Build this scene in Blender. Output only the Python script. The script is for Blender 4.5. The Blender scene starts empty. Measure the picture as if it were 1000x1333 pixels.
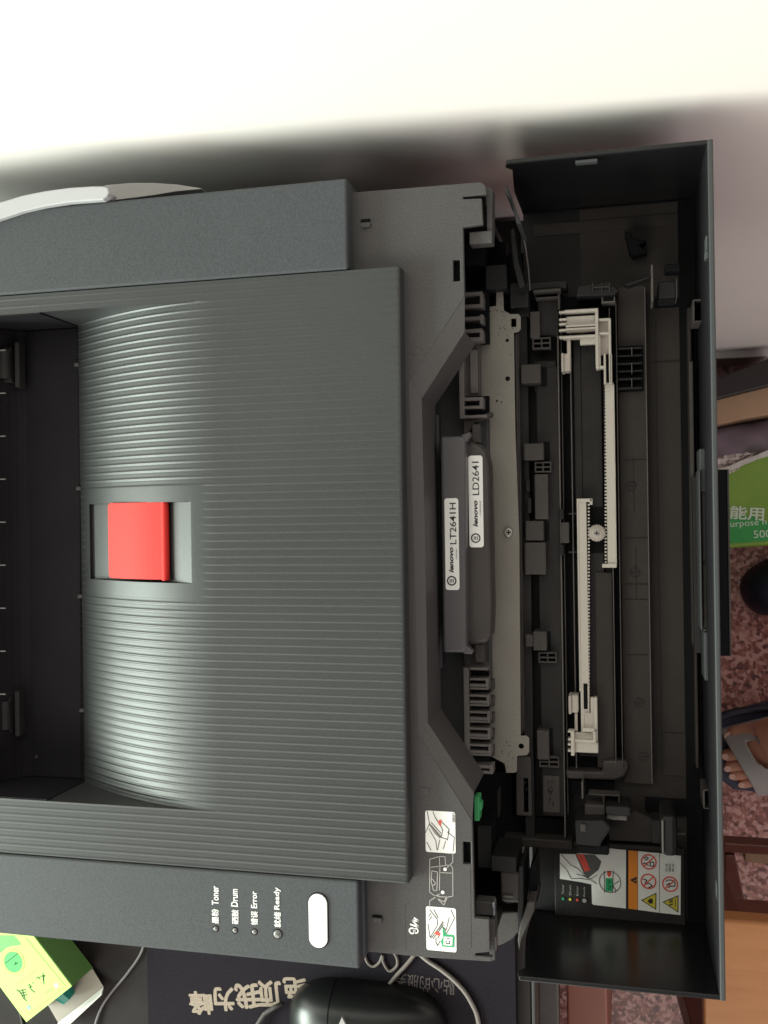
import bpy, bmesh, math, random
from mathutils import Matrix, Vector
random.seed(7)
scn = bpy.context.scene
COL = scn.collection

# ------------------------------------------------------------------ camera
# Working units: millimetres, z = 0 on the printer's top cover, x towards the
# printer's front, y towards the wall.  World = metres, floor at z = 0.
FLOOR = -885.0
F, TH, RO, H = 1280.0, math.radians(13.7), math.radians(-0.85), 440.0
RM = Matrix.Rotation(TH, 3, 'Y') @ Matrix.Rotation(RO, 3, 'Z')
def W(x, y, z): return Vector((x/1000, y/1000, (z-FLOOR)/1000))
cam_d = bpy.data.cameras.new('camera'); cam = bpy.data.objects.new('camera', cam_d); COL.objects.link(cam)
cam_d.sensor_fit = 'VERTICAL'; cam_d.sensor_height = 36.0; cam_d.sensor_width = 27.0
cam_d.lens = F/1333*36; cam_d.clip_start = 0.02; cam_d.clip_end = 50
cam.matrix_world = Matrix.Translation(W(0, 0, H)) @ RM.to_4x4()
scn.camera = cam
# ------------------------------------------------------------------ light
world = bpy.data.worlds.new('World'); scn.world = world; world.use_nodes = True
bg = world.node_tree.nodes['Background']
bg.inputs[0].default_value = (1.0, 0.89, 0.87, 1); bg.inputs[1].default_value = 0.18
def area(name, loc, target, sx, sy, power, col):
    l = bpy.data.lights.new(name, 'AREA'); l.shape = 'RECTANGLE'; l.size = sx; l.size_y = sy
    l.energy = power; l.color = col
    o = bpy.data.objects.new(name, l); COL.objects.link(o); o.location = W(*loc)
    d = (W(*target)-W(*loc)).normalized(); o.rotation_euler = d.to_track_quat('-Z', 'Y').to_euler()
    return o
area('window_light', (-900, -1600, 1100), (-120, 0, 0), 2.2, 1.6, 40, (1.0, 0.99, 0.88))
area('far_window_light', (-2300, -700, 820), (-200, 0, 0), 1.2, .8, 118, (0.88, 1.0, 0.89))
area('room_light', (1100, -1300, 700), (200, 0, -700), 1.2, 1.2, 8, (1.0, 0.9, 0.92))
scn.view_settings.view_transform = 'Standard'; scn.view_settings.look = 'None'
scn.view_settings.exposure = 0; scn.view_settings.gamma = 1
scn.cycles.max_bounces = 6

# ------------------------------------------------------------------ helpers
def P(px, py, z=0.0):
    """point of the level z (mm) that the photograph shows at px, py"""
    d = RM @ Vector((px-500, -(py-666.5), -F)); t = (z-H)/d.z
    return (d.x*t, d.y*t)
def PP(pts, z): return [P(a, b, z) for a, b in pts]
def rect(x0, y0, x1, y1, z):
    xm, ym = (x0+x1)/2, (y0+y1)/2
    return (P(x0, ym, z)[0], P(x1, ym, z)[0], P(xm, y1, z)[1], P(xm, y0, z)[1])
def rrect(r, rad, n=5):
    x0, x1, y0, y1 = r; rad = min(rad, (x1-x0)/2-.01, (y1-y0)/2-.01); out = []
    for cx, cy, a0 in ((x1-rad, y1-rad, 0), (x0+rad, y1-rad, 90), (x0+rad, y0+rad, 180), (x1-rad, y0+rad, 270)):
        for k in range(n+1):
            a = math.radians(a0+90*k/n); out.append((cx+rad*math.cos(a), cy+rad*math.sin(a)))
    return out

class MB:
    def __init__(s): s.v = []; s.f = []; s.smooth = False
    def add(s, vs, fs):
        n = len(s.v); s.v += [tuple(v) for v in vs]; s.f += [tuple(i+n for i in f) for f in fs]; return s
    def box(s, x0, x1, y0, y1, z0, z1):
        return s.add([(x0,y0,z0),(x1,y0,z0),(x1,y1,z0),(x0,y1,z0),(x0,y0,z1),(x1,y0,z1),(x1,y1,z1),(x0,y1,z1)],
                     [(3,2,1,0),(4,5,6,7),(0,1,5,4),(1,2,6,5),(2,3,7,6),(3,0,4,7)])
    def pb(s, x0, y0, x1, y1, zt, h):
        a = rect(x0, y0, x1, y1, zt); return s.box(*a, zt-h, zt)
    def prism(s, pts, z0, z1):
        a = sum(pts[i][0]*pts[(i+1)%len(pts)][1]-pts[(i+1)%len(pts)][0]*pts[i][1] for i in range(len(pts)))
        if a < 0: pts = pts[::-1]
        n = len(pts)
        return s.add([(x,y,z0) for x,y in pts]+[(x,y,z1) for x,y in pts],
              [tuple(range(n))[::-1], tuple(range(n,2*n))]+[(i,(i+1)%n,(i+1)%n+n,i+n) for i in range(n)])
    def pp(s, px, zt, h): return s.prism(PP(px, zt), zt-h, zt)
    def cyl(s, cx, cy, r, z0, z1, n=24, r1=None):
        r1 = r if r1 is None else r1
        vs = [(cx+r*math.cos(2*math.pi*k/n), cy+r*math.sin(2*math.pi*k/n), z0) for k in range(n)]
        vs += [(cx+r1*math.cos(2*math.pi*k/n), cy+r1*math.sin(2*math.pi*k/n), z1) for k in range(n)]
        return s.add(vs, [tuple(range(n))[::-1], tuple(range(n,2*n))]+[(i,(i+1)%n,(i+1)%n+n,i+n) for i in range(n)])
    def ring(s, cx, cy, r0, r1, z0, z1, n=28):
        vs = []
        for r, z in ((r0,z0),(r1,z0),(r1,z1),(r0,z1)):
            vs += [(cx+r*math.cos(2*math.pi*k/n), cy+r*math.sin(2*math.pi*k/n), z) for k in range(n)]
        fs = []
        for j in range(4):
            for i in range(n):
                a, b = j*n, ((j+1)%4)*n; fs.append((a+i, a+(i+1)%n, b+(i+1)%n, b+i))
        return s.add(vs, fs)
    def hcyl(s, axis, x, y, z, r, a, b, n=20):
        vs = []
        for e in (a, b):
            for k in range(n):
                c, d = r*math.cos(2*math.pi*k/n), r*math.sin(2*math.pi*k/n)
                vs.append((x+c, e, z+d) if axis == 'y' else (e, y+c, z+d))
        return s.add(vs, [tuple(range(n))[::-1], tuple(range(n,2*n))]+[(i,(i+1)%n,(i+1)%n+n,i+n) for i in range(n)])
    def tube(s, pts, r, n=10):
        pts = [Vector(p) for p in pts]; rings = []
        for i, p in enumerate(pts):
            t = (pts[min(i+1, len(pts)-1)]-pts[max(i-1, 0)]).normalized()
            u = t.cross(Vector((0,0,1)))
            if u.length < .01: u = t.cross(Vector((0,1,0)))
            u.normalize(); w = u.cross(t); rr = r[i] if isinstance(r, (list, tuple)) else r
            rings.append([tuple(p+rr*(math.cos(2*math.pi*k/n)*u+math.sin(2*math.pi*k/n)*w)) for k in range(n)])
        vs = [v for g in rings for v in g]; m = len(rings)
        fs = [(j*n+k, j*n+(k+1)%n, (j+1)*n+(k+1)%n, (j+1)*n+k) for j in range(m-1) for k in range(n)]
        fs += [tuple(range(n))[::-1], tuple(range((m-1)*n, m*n))]
        return s.add(vs, fs)
    def strokes(s, lines, z, w, h=0.12):
        """thin printed lines: px polylines laid on level z, w mm wide"""
        for ln in lines:
            q = PP(ln, z)
            for a, b in zip(q, q[1:]):
                s.seg(a, b, z, w, h)
        return s
    def seg(s, a, b, z, w, h=0.12):
        dx, dy = b[0]-a[0], b[1]-a[1]; L = math.hypot(dx, dy) or 1; nx, ny = -dy/L*w/2, dx/L*w/2
        return s.prism([(a[0]+nx,a[1]+ny),(a[0]-nx,a[1]-ny),(b[0]-nx,b[1]-ny),(b[0]+nx,b[1]+ny)], z, z+h)
    def build(s, name, m, parent=None, bevel=0.0, smooth=False, seg=2, fix=True):
        me = bpy.data.meshes.new(name)
        me.from_pydata([tuple(W(*v)) for v in s.v], [], s.f)
        if fix:
            bm = bmesh.new(); bm.from_mesh(me); bmesh.ops.recalc_face_normals(bm, faces=bm.faces); bm.to_mesh(me); bm.free()
        if smooth:
            me.polygons.foreach_set('use_smooth', [True]*len(me.polygons))
        return finish(name, me, m, parent, bevel, seg)
WP = {}
def finish(name, me, m, parent=None, bevel=0.0, seg=2):
    xs = [v.co for v in me.vertices]
    c = Vector([(min(v[i] for v in xs)+max(v[i] for v in xs))/2 for i in range(3)]) if xs else Vector((0,0,0))
    me.transform(Matrix.Translation(-c))
    o = bpy.data.objects.new(name, me); COL.objects.link(o)
    if m: me.materials.clear(); me.materials.append(m)
    WP[o] = c
    if parent is not None: o.parent = parent; o.location = c-WP[parent]
    else: o.location = c
    if bevel:
        b = o.modifiers.new('bevel', 'BEVEL'); b.width = bevel/1000; b.segments = seg
        b.limit_method = 'ANGLE'; b.angle_limit = math.radians(40); b.harden_normals = False
    return o
def empty(name, x, y, z, parent=None):
    o = bpy.data.objects.new(name, None); COL.objects.link(o); o.empty_display_size = .05
    c = W(x, y, z); WP[o] = c; o.location = c if parent is None else c-WP[parent]
    if parent is not None: o.parent = parent
    return o
def tag(o, label=None, cat=None, group=None, kind=None):
    for k, v in (('label', label), ('category', cat), ('group', group), ('kind', kind)):
        if v: o[k] = v
    return o
def curve_plate(name, outer, holes, z0, z1, m, parent=None, bevel=0.0):
    cu = bpy.data.curves.new('tmp', 'CURVE'); cu.dimensions = '2D'; cu.fill_mode = 'BOTH'
    cu.extrude = (z1-z0)/2000
    for pts in [outer]+list(holes):
        sp = cu.splines.new('POLY'); sp.points.add(len(pts)-1); sp.use_cyclic_u = True
        for q, (x, y) in zip(sp.points, pts): q.co = (x/1000, y/1000, 0, 1)
    t = bpy.data.objects.new('tmp', cu); COL.objects.link(t)
    me = bpy.data.meshes.new_from_object(t, depsgraph=bpy.context.evaluated_depsgraph_get()); me.name = name
    bpy.data.objects.remove(t); bpy.data.curves.remove(cu)
    me.transform(Matrix.Translation(W(0, 0, (z0+z1)/2)))
    bm = bmesh.new(); bm.from_mesh(me); bmesh.ops.remove_doubles(bm, verts=bm.verts, dist=1e-6)
    bmesh.ops.recalc_face_normals(bm, faces=bm.faces); bm.to_mesh(me); bm.free()
    return finish(name, me, m, parent, bevel)
def text(name, body, box, z, m, parent, ang=90, shear=0.0, bold=0.0, h=0.15, fat=0.0):
    """flat lettering fitted into the pixel box; ang turns it about the vertical"""
    cu = bpy.data.curves.new('tmp', 'FONT'); cu.body = body; cu.extrude = 0.02; cu.shear = shear; cu.offset = bold
    cu.resolution_u = 3
    t = bpy.data.objects.new('tmp', cu); COL.objects.link(t)
    me = bpy.data.meshes.new_from_object(t, depsgraph=bpy.context.evaluated_depsgraph_get()); me.name = name
    bpy.data.objects.remove(t); bpy.data.curves.remove(cu)
    if not me.vertices: return None
    me.transform(Matrix.Rotation(math.radians(round(ang/90)*90), 4, 'Z'))
    if fat:   # heavier strokes: shifted copies, each a hair higher
        bm = bmesh.new()
        for k, (dx, dy) in enumerate(((0,0),(fat,0),(-fat,0),(0,fat),(0,-fat),(fat*.7,fat*.7),(-fat*.7,-fat*.7),(fat*.7,-fat*.7),(-fat*.7,fat*.7))):
            t2 = me.copy(); t2.transform(Matrix.Translation((dx, dy, k*.0015))); bm.from_mesh(t2); bpy.data.meshes.remove(t2)
        bm.to_mesh(me); bm.free()
    xs = [v.co.x for v in me.vertices]; ys = [v.co.y for v in me.vertices]
    x0, x1, y0, y1 = rect(*box, z)
    sx, sy = (x1-x0)/(max(xs)-min(xs)), (y1-y0)/(max(ys)-min(ys))
    ex = math.radians(ang-round(ang/90)*90)
    T = Matrix.Translation((-(max(xs)+min(xs))/2, -(max(ys)+min(ys))/2, 0))
    S = Matrix.Diagonal((sx/1000, sy/1000, h/1000/0.04, 1))
    me.transform(Matrix.Translation(W((x0+x1)/2, (y0+y1)/2, z+h/2+.02)) @ Matrix.Rotation(ex, 4, 'Z') @ S @ T)
    return finish(name, me, m, parent)

# ------------------------------------------------------------------ materials
def s2l(c): return tuple(((v/255)/12.92 if v/255 <= .04045 else ((v/255+.055)/1.055)**2.4) for v in c)
def mat(name, col, rough=.5, grain=0.0, gscale=900, speck=0.0, metal=0.0, dust=0.0, dscale=14, spec=.5, coat=0.0,
        dustcol=None, trans=0.0):
    m = bpy.data.materials.new(name); m.use_nodes = True; nt = m.node_tree; N = nt.nodes; L = nt.links
    b = N['Principled BSDF']; b.inputs['Roughness'].default_value = rough; b.inputs['Metallic'].default_value = metal
    b.inputs['Specular IOR Level'].default_value = spec; b.inputs['Coat Weight'].default_value = coat
    b.inputs['Transmission Weight'].default_value = trans
    tc = N.new('ShaderNodeTexCoord'); src = tc.outputs['Object']
    cur = None
    def rgb(c):
        n = N.new('ShaderNodeRGB'); n.outputs[0].default_value = (*c, 1); return n.outputs[0]
    cur = rgb(col)
    if speck:
        n = N.new('ShaderNodeTexNoise'); n.inputs['Scale'].default_value = 1400; n.inputs['Detail'].default_value = 2
        L.new(src, n.inputs['Vector'])
        r = N.new('ShaderNodeMapRange'); r.inputs[1].default_value = .3; r.inputs[2].default_value = .7
        r.inputs[3].default_value = 1-speck; r.inputs[4].default_value = 1+speck; L.new(n.outputs[0], r.inputs[0])
        x = N.new('ShaderNodeVectorMath'); x.operation = 'SCALE'; L.new(cur, x.inputs[0]); L.new(r.outputs[0], x.inputs['Scale'])
        cur = x.outputs[0]
    if dust:
        n = N.new('ShaderNodeTexNoise'); n.inputs['Scale'].default_value = dscale; n.inputs['Detail'].default_value = 8
        n.inputs['Roughness'].default_value = .7; L.new(src, n.inputs['Vector'])
        r = N.new('ShaderNodeMapRange'); r.inputs[1].default_value = .42; r.inputs[2].default_value = .75
        r.inputs[3].default_value = 0; r.inputs[4].default_value = dust; L.new(n.outputs[0], r.inputs[0])
        x = N.new('ShaderNodeMix'); x.data_type = 'RGBA'; L.new(r.outputs[0], x.inputs[0]); L.new(cur, x.inputs[6])
        x.inputs[7].default_value = (*(dustcol or tuple(min(1, v*1.9+.02) for v in col)), 1); cur = x.outputs[2]
        rr = N.new('ShaderNodeMapRange'); rr.inputs[3].default_value = rough; rr.inputs[4].default_value = min(1, rough+.25)
        L.new(r.outputs[0], rr.inputs[0]); L.new(rr.outputs[0], b.inputs['Roughness'])
    L.new(cur, b.inputs['Base Color'])
    if grain:
        n = N.new('ShaderNodeTexNoise'); n.inputs['Scale'].default_value = gscale; n.inputs['Detail'].default_value = 1
        L.new(src, n.inputs['Vector'])
        u = N.new('ShaderNodeBump'); u.inputs['Strength'].default_value = grain; u.inputs['Distance'].default_value = .0004
        L.new(n.outputs[0], u.inputs['Height']); L.new(u.outputs[0], b.inputs['Normal'])
    return m
G = dict(
 top   = mat('grained charcoal plastic', (.046,.050,.055), .55, .16, 1900, .22, spec=.32, dust=.10, dscale=9),
 ribm  = mat('ribbed charcoal plastic', (.029,.031,.032), .42, .12, 1900, .20, dust=.10, dscale=9, spec=.5),
 deck  = mat('deck grey plastic', (.056,.053,.053), .55, .16, 1900, .22, dust=.12, spec=.35),
 band  = mat('bevel grey plastic', (.068,.064,.064), .5, .15, 1900, .1, spec=.35),
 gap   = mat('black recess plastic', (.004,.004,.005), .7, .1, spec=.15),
 pit   = mat('tray floor plastic', (.010,.009,.011), .6, .1, 1500, .15, dust=.1, dscale=30, spec=.12),
 black = mat('matt black plastic', (.011,.011,.012), .55, .25, 900, .15, dust=.2, dscale=22, spec=.3),
 dark  = mat('dark frame plastic', (.019,.017,.017), .6, .3, 900, .15, dust=.35, dscale=20, spec=.25),
 door  = mat('inner door plastic', (.034,.029,.027), .6, .3, 900, .15, dust=.4, dscale=14, dustcol=(.060,.050,.045), spec=.25),
 doorg = mat('glossy door wall plastic', (.008,.008,.009), .24, .04, 700, .1, dust=.06, dscale=8, spec=.35),
 edge  = mat('door edge plastic', (.048,.051,.053), .5, .1, 1500, spec=.3),
 mech  = mat('grey mechanism plastic', (.052,.046,.044), .55, .3, 900, .15, dust=.4, dscale=25, spec=.35),
 comb  = mat('grey comb plastic', (.105,.095,.090), .5, .25, 900, .12, dust=.3, dscale=25),
 cart  = mat('cartridge charcoal plastic', (.040,.041,.044), .5, .3, 900, .1, dust=.2),
 hand  = mat('grey handle plastic', (.078,.075,.080), .38, .25, 1100, .08, dust=.15),
 drum  = mat('brown black handle plastic', (.038,.032,.030), .45, .3, 900, .1, dust=.3, dscale=25),
 steel = mat('zinc coated sheet', (.25,.235,.205), .45, .12, 1200, .10, metal=.25, dust=.35, dscale=30, dustcol=(.19,.165,.14)),
 screw = mat('screw steel', (.55,.53,.50), .3, .1, metal=.9),
 white = mat('ivory guide plastic', (.57,.53,.47), .42, .12, 900, .05),
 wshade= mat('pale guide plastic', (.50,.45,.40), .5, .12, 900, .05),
 stick = mat('sticker white paper', (.82,.82,.79), .45, 0, speck=.03),
 ink   = mat('black print', (.02,.02,.02), .5), greyink = mat('grey print', (.30,.29,.28), .5),
 line  = mat('pale grey print', (.36,.34,.33), .5), mark = mat('white print', (.80,.80,.78), .5),
 red   = mat('red flap plastic', (.58,.024,.018), .6, .05, 1000, .03, spec=.3),
 redp  = mat('red print', (.72,.09,.06), .5), orange = mat('orange print', (.80,.26,.03), .5),
 yell  = mat('yellow print', (.66,.56,.06), .5), greenp = mat('green print', (.02,.33,.13), .5),
 green = mat('green lever plastic', (.06,.36,.13), .4, .2),
 button= mat('white button plastic', (.92,.92,.92), .35),
 led   = mat('clear indicator plastic', (.16,.16,.155), .08, coat=.5),
 chrome= mat('shiny roller', (.30,.30,.33), .2, metal=.7),
)

# ------------------------------------------------------------------ room
def noise_mat(name, cols, scale, detail=6, rough=.4, bump=.0, voro=False, stretch=None):
    m = bpy.data.materials.new(name); m.use_nodes = True; nt = m.node_tree; N = nt.nodes; L = nt.links
    b = N['Principled BSDF']; b.inputs['Roughness'].default_value = rough
    tc = N.new('ShaderNodeTexCoord'); src = tc.outputs['Object']
    if stretch:
        mp = N.new('ShaderNodeMapping'); mp.inputs['Scale'].default_value = stretch; L.new(src, mp.inputs[0]); src = mp.outputs[0]
    if voro:
        n = N.new('ShaderNodeTexVoronoi'); n.inputs['Scale'].default_value = scale
        L.new(src, n.inputs['Vector']); sp = N.new('ShaderNodeSeparateColor'); L.new(n.outputs['Color'], sp.inputs[0])
        n2 = N.new('ShaderNodeTexNoise'); n2.inputs['Scale'].default_value = scale*.6; n2.inputs['Detail'].default_value = 5
        L.new(src, n2.inputs['Vector'])
        a = N.new('ShaderNodeMath'); a.operation = 'MULTIPLY_ADD'; a.inputs[1].default_value = .45
        L.new(sp.outputs[0], a.inputs[0]); 
        s = N.new('ShaderNodeMath'); s.operation = 'MULTIPLY'; s.inputs[1].default_value = .55; L.new(n2.outputs[0], s.inputs[0])
        L.new(s.outputs[0], a.inputs[2]); fac = a.outputs[0]
    else:
        n = N.new('ShaderNodeTexNoise'); n.inputs['Scale'].default_value = scale; n.inputs['Detail'].default_value = detail
        n.inputs['Roughness'].default_value = .65; L.new(src, n.inputs['Vector']); fac = n.outputs[0]
    r = N.new('ShaderNodeValToRGB'); e = r.color_ramp.elements
    while len(e) < len(cols): e.new(.5)
    for k, (p, c) in enumerate(cols): e[k].position = p; e[k].color = (*c, 1)
    L.new(fac, r.inputs[0]); L.new(r.outputs[0], b.inputs['Base Color'])
    if bump:
        u = N.new('ShaderNodeBump'); u.inputs['Strength'].default_value = bump; u.inputs['Distance'].default_value = .002
        L.new(fac, u.inputs['Height']); L.new(u.outputs[0], b.inputs['Normal'])
    return m
granite = noise_mat('red granite', [(.25,(.13,.05,.05)),(.40,(.27,.095,.08)),(.52,(.42,.17,.145)),(.68,(.60,.34,.31))], 210, voro=True, rough=.3)
wallm = noise_mat('painted plaster', [(.3,(.84,.79,.76)),(.7,(.87,.82,.79))], 6, rough=.8, bump=.05)
basem = noise_mat('pale skirting', [(.3,(.66,.62,.60)),(.7,(.76,.72,.70))], 20, rough=.3)
woodo = noise_mat('orange wood', [(.3,(.44,.18,.06)),(.7,(.56,.25,.10))], 7, rough=.35, stretch=(1,9,1))
woodr = noise_mat('red brown wood', [(.3,(.10,.028,.020)),(.7,(.16,.05,.035))], 9, rough=.35, stretch=(1,9,1))
padm = noise_mat('mouse pad cloth', [(.3,(.012,.010,.013)),(.7,(.020,.017,.022))], 700, rough=.9, bump=.1)
padm.node_tree.nodes['Principled BSDF'].inputs['Specular IOR Level'].default_value = .1
deskm = noise_mat('desk laminate', [(.3,(.008,.006,.006)),(.7,(.020,.015,.015))], 30, rough=.6)
deskm.node_tree.nodes['Principled BSDF'].inputs['Specular IOR Level'].default_value = .15
tanm = noise_mat('tan board', [(.3,(.42,.26,.16)),(.7,(.50,.32,.20))], 12, rough=.7)

WALLY = 188.0
DX1 = P(692, 1300, -190)[0]
tag(MB().box(-2600, 2200, -2600, WALLY+60, FLOOR-20, FLOOR).build('floor', granite), kind='structure')
wall = MB().box(-2600, 2200, WALLY, WALLY+80, FLOOR+75, 1500).build('wall', wallm)
tag(wall, 'plain pale painted wall beside the printer, bright above and shaded below', 'wall')
MB().box(-2600, 2200, WALLY-9, WALLY+80, FLOOR+.5, FLOOR+74).build('baseboard', basem, wall, 1.5)

# desk
desk = empty('desk', -500, -400, FLOOR)
tag(desk, 'black desk under the printer, against the wall, with a metal trimmed edge', 'desk')
MB().box(-1500, DX1, -1300, WALLY-3, -216, -190).build('desktop', deskm, desk, 1.0)
MB().box(DX1-48, DX1-30, -1250, WALLY-6, FLOOR+1, -216.5).build('side_panel', G['dark'], desk, 1)
MB().box(-1480, -1460, -1250, WALLY-6, FLOOR+1, -216.5).build('side_panel', G['dark'], desk, 1)
MB().box(DX1+.3, DX1+2.3, -1300, WALLY-4, -215, -189).build('edge_trim', G['edge'], desk, .4)
MB().box(DX1-20, DX1-6, -1290, WALLY-8, -300, -217).build('apron', G['mech'], desk, 1)
MB().box(DX1-5.5, DX1+9, -1290, -215, -312, -300).build('rail', G['comb'], desk, 1)
pad = empty('mouse_pad', P(400, 1320, -190)[0], -400, -190)
tag(pad, 'black cloth mouse pad with cream brush characters, on the desk below the printer', 'mouse pad')
px0, px1 = P(192, 1300, -187)[0], P(672, 1300, -187)[0]
MB().prism(rrect((px0, px1, -470, -222), 12), -189.6, -187).build('cloth', padm, pad, .4)
cream = mat('cream print', (.30,.24,.19), .85, .2, 700, .25)
dimp = mat('dim print', (.12,.10,.095), .8)
for ch, bx in (('峰',(246,1290,277,1321)), ('为',(278,1285,306,1316)), ('我',(306,1280,340,1313)), ('顶',(337,1276,368,1310)), ('绝',(369,1272,400,1303))):
    text('character', ch, bx, -187, cream, pad, ang=186, fat=.032)
text('small_lettering', '贴心的服务', (515,1271,592,1291), -187, dimp, pad, ang=178)

# ------------------------------------------------------------------ printer
pr = empty('laser_printer', -170, -28, -190)
tag(pr, 'charcoal laser printer seen from above, ribbed output tray, front cover folded open', 'printer')
XL = -425.0
xpan = P(458, 700, 0)[0]; xcov = P(526, 740, -1)[0]
yT0, yT1 = P(300, 359, 0)[1], P(300, 246, 0)[1]   # side cover span
# side cover (long smooth panel nearest the wall)
a_t = P(457, 231, 0)[1]; a_b = P(461, 349, 0)[1]
MB().box(XL, xpan, a_b, a_t, -62, 0).build('side_cover', G['top'], pr, 1.1, seg=3)
c_t = P(472, 1148, 0)[1]; c_b = P(470, 1262, 0)[1]
cp = MB().box(XL, P(467,1200,0)[0], c_b, c_t, -62, 0).build('control_panel', G['top'], pr, 1.1, seg=3)
MB().box(XL, P(475,1200,-5)[0], c_b+3, c_t-.3, -64, -5).build('panel_skirt', G['top'], pr, .8)
# body shell below the covers
BY0, BY1 = c_b+5, a_t-5
XF = P(641, 700, -30)[0]
xin = P(548, 700, -30)[0]
MB().box(XL, xin-6, BY0, BY1, -184, -66).build('rear_housing', G['dark'], pr, 1)
MB().box(XL, P(455,700,-40)[0], BY0+2, BY1-2, -66, -40).build('inner_housing', G['gap'], pr)
MB().box(xin-6, XF-2, BY1-5, BY1, -184, -27).build('side_wall', G['dark'], pr, .6)
MB().box(xin-6, XF-2, BY0, BY0+5, -184, -27).build('side_wall', G['dark'], pr, .6)
MB().box(xin-6, XF-3, BY0+5, BY1-5, -184, -112).build('lower_housing', G['black'], pr, .6)
for fx in (XL+30, XF-30):
    for fy in (BY0+25, BY1-25):
        MB().cyl(fx, fy, 9, -189.8, -184.2).build('rubber_foot', G['black'], pr)

# ribbed top cover with the sunken output slope: one height field
zc = -1.0
cyT = P(400, 356, zc)[1]; cyB = P(400, 1140, zc)[1]
tyT, tyB = P(150, 400, zc)[1], P(150, 1048, zc)[1]
xs0 = P(285, 720, zc)[0]                 # where the slope starts
DEP = 36.0
xs1 = P(106, 720, zc-DEP)[0]             # where it ends at the seam
rx0, rx1 = P(114, 706, -29)[0], P(250, 706, -3)[0]; ry0, ry1 = P(180, 757, -13)[1], P(180, 655, -13)[1]
fx0, fx1 = P(107, 706, -33)[0], P(264, 706, -2)[0]; fy0, fy1 = P(180, 776, -13)[1], P(180, 634, -13)[1]
PITCH = 3.85
def depth(x):
    t = max(0., min(1., (xs0-x)/(xs0-xs1)))
    return DEP*(1.2*t*t-.2*t**3)
def rib(y):
    u = ((y-1.1)/PITCH) % 1.0
    return .34*math.exp(-((u-.5)/.13)**2)-.07*math.exp(-((u-.24)/.10)**2)
def sstep(a, b, x):
    t = max(0., min(1., (x-a)/(b-a))); return t*t*(3-2*t)
def coverz(x, y):
    inside = tyB < y < tyT
    z = zc
    if inside: z -= depth(x)
    k = 1.0
    if fx0 < x and fy0 < y < fy1: k = sstep(fx1-1, fx1+5, x)
    edge = min(1, (xcov-x)/1.8)
    amp = .52+.40*(1-sstep(-225, -168, x)) if inside else .52
    z += rib(y)*k*max(0, edge)*amp
    if rx0 < x < rx1 and ry0 < y < ry1:
        zb = (zc-depth(rx0)-2.0)+(-11.5-(zc-depth(rx0)-2.0))*min(1, (x-rx0)/(rx1-9-rx0))
        # floor of the recess, its far wall slopes up to the front
        tt = (x-(rx1-21))/21
        z = zb if tt < 0 else zb+(zc-depth(rx1)-zb)*tt
    if inside:   # small cove along both side walls
        pass
    return z
ys = []
y = cyB
while y < cyT: ys.append(y); y += PITCH/14
ys.append(cyT)
for e in (tyB, tyT, ry0, ry1, fy0, fy1): ys += [e-.05, e+.25]
ys = sorted(ys); ys = [ys[0]]+[b for a, b in zip(ys, ys[1:]) if b-a > .04]
xs = []
n = 44
for k in range(n+1): xs.append(xs1+(xs0-xs1)*k/n)
for e in (rx0, rx1, fx0, fx1): xs += [e-.05, e+.25]
k0 = xs0
while k0 < xcov-5: xs.append(k0); k0 += 6
xs += [xcov-4.5, xcov-1.9, xcov-.9, xcov-.35, xcov]
xs = sorted(set(xs)); xs = [xs[0]]+[b for a, b in zip(xs, xs[1:]) if b-a > .04]
m = MB(); nx = len(xs)
rnd = {xcov: -.75, xcov-.35: -.2}
for yy in ys:
    for xx in xs:
        m.v.append((xx, yy, coverz(xx, yy)+rnd.get(xx, 0)))
for j in range(len(ys)-1):
    for i in range(nx-1):
        a = j*nx+i; m.f.append((a, a+1, a+nx+1, a+nx))
# front skirt and the flat borders beside the tray pocket
sk = [(xcov+.8, yy, -30) for yy in ys]; b0 = len(m.v); m.v += sk
for j in range(len(ys)-1): m.f.append((j*nx+nx-1, b0+j, b0+j+1, (j+1)*nx+nx-1))
cover = m.build('top_cover', G['ribm'], pr, smooth=False, fix=False)
me = cover.data
bm = bmesh.new(); bm.from_mesh(me)
for f in bm.faces: f.smooth = True
for e in bm.edges:
    if len(e.link_faces) == 2 and e.calc_face_angle(0) > math.radians(38): e.smooth = False
bm.to_mesh(me); bm.free()
MB().box(xs1+1, xcov-1, cyT-2.2, cyT-.2, -30, -3).box(xs1+1, xcov-1, cyB+.2, cyB+2.2, -30, -3).build('cover_flange', G['ribm'], pr)
# borders of the pocket on the far left, ribbed
for (ya, yb) in ((tyT, cyT), (cyB, tyB)):
    m = MB(); yy = [ya+(yb-ya)*k/140 for k in range(141)]
    for v in yy:
        m.v += [(XL, v, zc+rib(v)*.52), (xs1, v, zc+rib(v)*.52)]
    for j in range(140): m.f.append((2*j, 2*j+1, 2*j+3, 2*j+2))
    o = m.build('cover_border', G['ribm'], pr, smooth=True, fix=False)
    lo, hi = min(ya, yb), max(ya, yb)
    e = lo if abs(lo-tyT) < 1e-6 else hi
    MB().box(XL, xs1, e-.6 if e == lo else e-.9, e+.9 if e == lo else e+.6, -48, zc-.25).build('pocket_wall', G['pit'], pr)
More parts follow.
